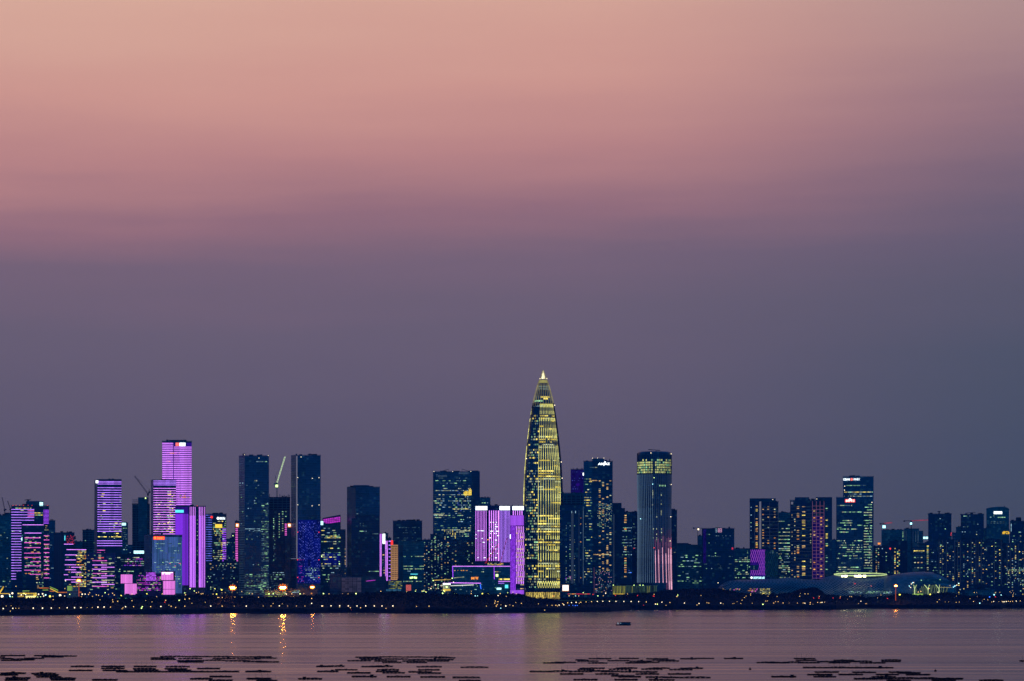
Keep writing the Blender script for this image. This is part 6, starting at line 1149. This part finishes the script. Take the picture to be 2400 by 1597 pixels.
# ------------------------------------------------------------------ single trees standing up out of the wood
def tree_mesh(seed, h, rr):
    rn = random.Random(seed); m = MB(); m.tube([(0, 0, -3), (.15, 0, h*.35), (-.1, .1, h*.7)], [.35, .26, .1], 6)
    for i in range(5): a = rn.uniform(0, 6.28); m.tube([(0, 0, h*.38+i*.4), (math.cos(a)*rr*.6, math.sin(a)*rr*.6, h*.65+i*.3)], [.14, .05], 4)
    t_ = m.mesh('trunk', 'bark'); m = MB()
    cl = [(rn.gauss(0, rr*.42), rn.gauss(0, rr*.42), h*.72+rn.gauss(0, h*.13), rn.uniform(.25, .5)*rr) for _ in range(14)]
    for _ in range(900):
        x, y, z, q = rn.choice(cl); c = Vector((x+rn.gauss(0, q*.5), y+rn.gauss(0, q*.5), z+rn.gauss(0, q*.4))); a = rn.uniform(.22, .5)
        u = Vector((rn.uniform(-1, 1), rn.uniform(-1, 1), rn.uniform(-.7, .7))).normalized(); v = u.cross(Vector((rn.uniform(-1, 1), rn.uniform(-1, 1), rn.uniform(-1, 1)))).normalized(); n = len(m.v)
        m.v += [tuple(c-u*a-v*a*.6), tuple(c+u*a-v*a*.5), tuple(c+u*a*.7+v*a*.7), tuple(c-u*a*.6+v*a*.6)]; m.f.append((n, n+1, n+2, n+3))
    return t_, m.mesh('crown', 'leaf')
TM = [tree_mesh(i, 9+i*.8, 3.2+.5*(i % 3)) for i in range(5)]
rn = random.Random(77); tc_ = {}; TL = sorted([rn.uniform(4, 2396) for _ in range(110)])
for px in TL:
    k_ = anchor(px); tc_[k_] = tc_.get(k_, 0)+1
ti = {}
for px in TL:
    k_ = anchor(px); i = ti.get(k_, 0); ti[k_] = i+1; t_, c_ = rn.choice(TM); s_ = rn.uniform(100, BELT-8); Y0 = shoreY(px)+s_; X0 = (px-1200)/F*Y0; sc2 = rn.uniform(.85, 1.15)
    zt = canopy(px, s_)+rn.uniform(.2, 2.2)
    o = root('tree', ('dark treetop' if tc_[k_] == 1 else ordn(i)+' dark treetop from left')+' above shore wood below '+k_, 'tree', (X0, Y0, zt-10.5), 'treetops standing out of the shore wood')
    for nm, me in (('trunk', t_), ('crown', c_)): q = bpy.data.objects.new(nm, me); COL.objects.link(q); q.parent = o; q.scale = (sc2*1.2, sc2*1.2, sc2)
# ------------------------------------------------------------------ oyster rafts
BARS = {0: [(0,225,538),(310,505,539),(505,700,543),(380,580,551),(-160,40,552),(0,115,567),(110,310,571),(220,400,563),(5,195,583),(195,310,578),
 (650,858,639),(928,1140,639),(1228,1440,639),(1522,1745,641),(928,1140,658),(1220,1430,660),(1512,1720,661),(1810,2020,659),(630,845,677),(940,1150,677),(1230,1455,674),(1540,1755,674),
 (1065,1290,688),(1290,1515,688),(1515,1740,688),(1740,1965,688),(1965,2195,687),(2255,2480,687),(0,228,702),(-60,160,717),(285,510,705),(310,530,718),(330,555,736),(455,690,750),(465,680,763),(45,272,747),(40,250,765),
 (843,1075,764),(1745,1950,754),(1925,2130,733),(1918,2140,769),(2282,2490,754),(1470,1700,546),(1700,1920,547),(1920,2140,548),(2140,2360,551),(1383,1600,560),(1385,1620,573),(1640,1860,566),(1955,2170,566),(2180,2400,568),(1625,1850,586),(1850,2070,583),(2070,2300,587),(1635,1870,597),(2235,2450,594)],
 600: [(-60,142,549),(-20,188,562),(0,210,597),(-90,135,687),(-90,134,752),(0,195,771),(912,1130,553),(1130,1340,550),(1340,1560,552),(1560,1780,553),(1640,1835,559),(945,1160,563),(960,1180,573),(1180,1400,570),(1400,1620,576),(1600,1820,576),(840,1060,586),(1085,1300,588),(1345,1560,590),(1570,1780,588),(1160,1340,601),(1385,1575,602),
 (552,690,639),(620,815,637),(968,1180,641),(1060,1258,638),(1475,1712,642),(1880,2140,647),(725,935,670),(1112,1318,669),(1490,1690,671),(560,757,686),(1100,1310,686),(1160,1370,697),(1400,1620,690),(1485,1705,701),(835,1052,698),(877,1110,733),(1200,1422,734),(1510,1740,737),(1808,2065,741),(385,606,754),(1865,2070,772)],
 1200: [(285,480,607),(390,590,601),(583,700,579),(600,800,589),(705,915,567),(700,880,608),(880,1080,585),(985,1170,565),(1045,1240,606),(1080,1290,591),(1235,1440,568),(1290,1500,580),(1340,1540,588),(1150,1360,600),(1550,1700,568),(1680,1862,565),(1955,2130,565),(2255,2470,602),(645,855,657),(605,760,669),(890,1100,665),(960,1155,655),(1190,1390,664),(1258,1455,656),(1450,1665,668),(1550,1758,657),
 (160,370,687),(330,550,684),(530,740,687),(705,900,680),(820,1030,686),(1000,1200,689),(1180,1340,690),(442,660,709),(768,985,709),(1140,1358,709),(1437,1650,709),(915,1130,727),(980,1190,735),(1230,1440,739),(1400,1540,741),(1540,1830,742),(565,788,762),(945,1160,762),(1260,1500,765)],
 1800: [(0,200,604),(150,330,600),(240,438,566),(260,450,582),(275,480,604),(450,640,594),(605,795,582),(560,760,604),(640,850,593),(760,960,592),(850,1085,606),(1045,1228,580),(1045,1225,592),(322,540,649),(540,750,649),(735,940,650),(940,1158,650),(435,655,692),(780,1000,694),(1118,1320,693),(1200,1408,699),(366,596,715),(655,880,714),(998,1208,714),(1275,1495,715),
 (34,262,734),(424,630,734),(960,1180,737),(795,1010,753),(940,1160,750),(1160,1380,748),(1370,1570,749),(1570,1800,753),(1100,1320,770),(1515,1735,768),(1950,2170,769),(2325,2520,588)]}
rn = random.Random(9)
def raft_meshes(seed, n):
    rr = random.Random(seed); m = MB(); L = 10.0
    for i in range(5): m.box(-L/2, L/2, i*.95-.08, i*.95+.08, .32, .44)
    for i in range(14): x = -L/2+.25+i*(L-.5)/13; m.box(x-.09, x+.09, -.25, 4.05, .44, .54)
    m.box(-L/2, L/2, -.2, .12, .26, .46); m.box(-L/2, L/2, 3.7, 3.95, .26, .46)
    for i in range(9): x = rr.uniform(-L/2, L/2-.8); m.box(x, x+rr.uniform(.5, 1.5), rr.uniform(0, 3), 3.4, .54, .54+rr.uniform(.03, .16))
    deck = m.mesh('deck', 'raft_wood'); fl = []
    for i in range(n):
        m = MB(); x = -L/2+.75+i*(L-1.5)/(n-1); k = 10; y = .1
        for yy in (1.92,):
            b0 = len(m.v)
            for xx in (-.52, .52): m.v += [(x+xx, yy+2.05*math.cos(2*math.pi*j/k), .10+.21*math.sin(2*math.pi*j/k)) for j in range(k)]
            m.f += [tuple(b0+j for j in reversed(range(k))), tuple(b0+k+j for j in range(k))]+[(b0+j, b0+(j+1) % k, b0+k+(j+1) % k, b0+k+j) for j in range(k)]
        fl.append(m.mesh('float', 'drum'))
    return deck, fl
VAR = [raft_meshes(1, 7), raft_meshes(2, 7), raft_meshes(3, 6)]
m = MB(); m.box(-.6, .6, 1, 2.2, .5, .95); m.box(-.7, .7, .9, 2.3, .95, 1.02); SHED = m.mesh('work_box', 'raft_wood')
m = MB(); m.lathe([(.04, .8), (.04, 2.6)], 0, .6, 5); POST = m.mesh('post', 'raft_wood')
RA = sorted([(off+(a+b_)/2/3.928, (b_-a)/3.928, 1400+y/3.928) for off, l in BARS.items() for a, b_, y in l])
def rowname(y): return 'farthest band' if y < 1547 else ('second band' if y < 1556 else ('band beyond the middle' if y < 1567 else ('middle band' if y < 1577 else ('nearer band' if y < 1590 else 'nearest band'))))
rt = {}
for x, w_, y in RA: k_ = (anchor(x), rowname(y)); rt[k_] = rt.get(k_, 0)+1
rc = {}
for n_, (x, w_, y) in enumerate(RA):
    k_ = (anchor(x), rowname(y)); i = rc.get(k_, 0); rc[k_] = i+1
    d = F*EYE/(y+1.2-HZ); wm = w_/F*d
    lab = (ordn(i)+' raft from left' if rt[k_] > 1 else 'only raft')+' in the '+k_[1]+' below the '+k_[0]
    o = root('oyster_raft', lab, 'raft', (P(x, 0, d)[0], d, 0), 'dark oyster rafts lying in rows on the water'); o.rotation_euler.z = rn.uniform(-.035, .035)
    deck, fl = VAR[n_ % 3]; sx = wm/10.0
    q = bpy.data.objects.new('deck', deck); COL.objects.link(q); q.parent = o; q.scale = (sx, 1, 1.0)
    for f_ in fl: q = bpy.data.objects.new('float', f_); COL.objects.link(q); q.parent = o; q.scale = (sx, 1, 1.15)
    if rn.random() < .16: q = bpy.data.objects.new('work_box', SHED); COL.objects.link(q); q.parent = o; q.location = (rn.uniform(-3.5, 3.5), 0, 0)
    if rn.random() < .12 or abs(x-2025) < 20 and 1563 < y < 1568:
        for j in range(4): q = bpy.data.objects.new('post', POST); COL.objects.link(q); q.parent = o; q.location = (-4+j*2.4, 0, 0)
for px, py, lab in ((2192.5, 1572.8, 'single small dark buoy on open water below the stadium right end'), (1758, 1569, 'single small dark buoy on open water below the purple diamond block')):
    d = F*EYE/(py+.8-HZ); Xb = P(px, 0, d)[0]; r = root('buoy', lab, 'buoy', (Xb, d, 0)); m = MB(); m.lathe([(.05, -.5), (.5, -.2), (.62, .2), (.45, .5), (.12, .62), (.1, .9)], Xb, d, 14); m.build('float', 'drum', r, True); m = MB(); m.lathe([(.16, .9), (.16, 1.05)], Xb, d, 8); m.build('cap', 'hull_pale', r)
# ------------------------------------------------------------------ ferry
def ferry():
    d = F*EYE/(1466.3-HZ); xc = P(1461.5, 0, d)[0]; r = root('boat', 'small flat roofed dark boat lying on the open water', 'boat', (xc, d, 0)); m = MB(); L = 7.1
    prof = [(-L-.6, .0), (-L+.3, 1.5), (-L+1.2, 1.9), (L-1.2, 1.9), (L, 1.6), (L, -1.6), (L-1.2, -1.9), (-L+1.2, -1.9), (-L+.3, -1.5)]
    pr = [(xc+x, d+y) for x, y in reversed(prof)]; bt = [(xc+x*.93, d+y*.8) for x, y in reversed(prof)]
    m.prism(bt, -.3, 1.0, top=pr); m.build('hull', 'hull', r)
    m = MB(); m.box(xc-L+.1, xc+L-.1, d-2.0, d+2.0, 2.95, 3.2); m.build('roof', 'hull', r)
    m = MB(); m.box(xc-3.6, xc+L-.5, d-1.6, d+1.6, 1.0, 2.95); m.build('cabin', 'hull_pale', r)
    for i in range(9): x = xc-3.2+i*1.1; o = sbox('window', 'glass_dark', r, x, x+.75, d-1.66, d-1.58, 1.65, 2.5)
    for x in (-6.7, -5.2, -3.9): sbox('post', 'hull', r, xc+x, xc+x+.15, d-1.8, d-1.65, 1.0, 2.95)
    sbox('rail', 'hull', r, xc-6.9, xc-3.6, d-1.85, d-1.78, 1.7, 1.8); sbox('deck_light', 'win_cool', r, xc-5.6, xc-5.0, d-1.2, d-1.0, 1.3, 2.6); sbox('deck_light', 'win_cool', r, xc-3.0, xc-2.5, d-1.75, d-1.68, 1.7, 2.5)
    sbox('fender_bar', 'hull_pale', r, xc-L+.2, xc+L-.2, d-1.96, d-1.9, .95, 1.02)
ferry()
# ------------------------------------------------------------------ evening haze over the bay
hm = bpy.data.materials.new('haze'); hm.use_nodes = True; ht = hm.node_tree; ht.nodes.clear()
hv = N(ht, 'ShaderNodeVolumePrincipled'); ho = N(ht, 'ShaderNodeOutputMaterial'); ht.links.new(hv.outputs[0], ho.inputs['Volume'])
hv.inputs['Color'].default_value = (0.08, 0.32, 1.0, 1.0); hv.inputs['Density'].default_value = HAZE; hv.inputs['Anisotropy'].default_value = 0.0
MATS['haze'] = hm
m = MB(); m.box(-6000, 6000, -400, 9000, -3, 420); o = m.build('haze', 'haze'); tag(o, None, None, kind='stuff')
# ------------------------------------------------------------------ flush the lit parts that nothing nearer hides
def hidden(x0, x1, y, Y):
    xm = (x0+x1)/2
    for a, b_, t_, Yo in SIL:
        if Yo < Y-2.5 and t_ < y and a <= xm <= b_: return True
    return y > interp(TREES, xm)+3
per = {}
for q in PEND:
    s, name, mat, x0, x1, y0, y1, f, d = q
    if hidden(x0, x1, (y0+y1)/2, s.Y): continue
    per.setdefault((s, name), []).append(q)
for (s, name), L in per.items():
    L.sort(key=lambda q: -abs((q[4]-q[3])*(q[6]-q[5])))
    for q in L[:100]:
        _, _, mat, x0, x1, y0, y1, f, d = q
        sbox(name, mat, s.r, s.X(x0), s.X(x1), s.Y-f, s.Y-f+d, s.Z(y1), s.Z(y0))
    rest = {}
    for q in L[100:]:
        _, _, mat, x0, x1, y0, y1, f, d = q
        rest.setdefault(mat, MB()).box(s.X(x0), s.X(x1), s.Y-f, s.Y-f+d, s.Z(y1), s.Z(y0))
    for mat, m in rest.items(): tag(m.build(name, mat, s.r), None, None, kind='stuff')
# every block is turned by its bearing so that its front faces the camera
for s in BLDS: s.r.rotation_euler.z = -math.atan2(s.r.location.x, s.Y)
# labels must differ
seen = {}
for o in bpy.data.objects:
    if o.parent is None and 'label' in o:
        l = o['label']; seen[l] = seen.get(l, 0)+1
        if seen[l] > 1: print('DUPLICATE LABEL', l)
        if not 4 <= len(l.split()) <= 16: print('LABEL LENGTH', len(l.split()), l)
print('OBJECTS', len(bpy.data.objects))
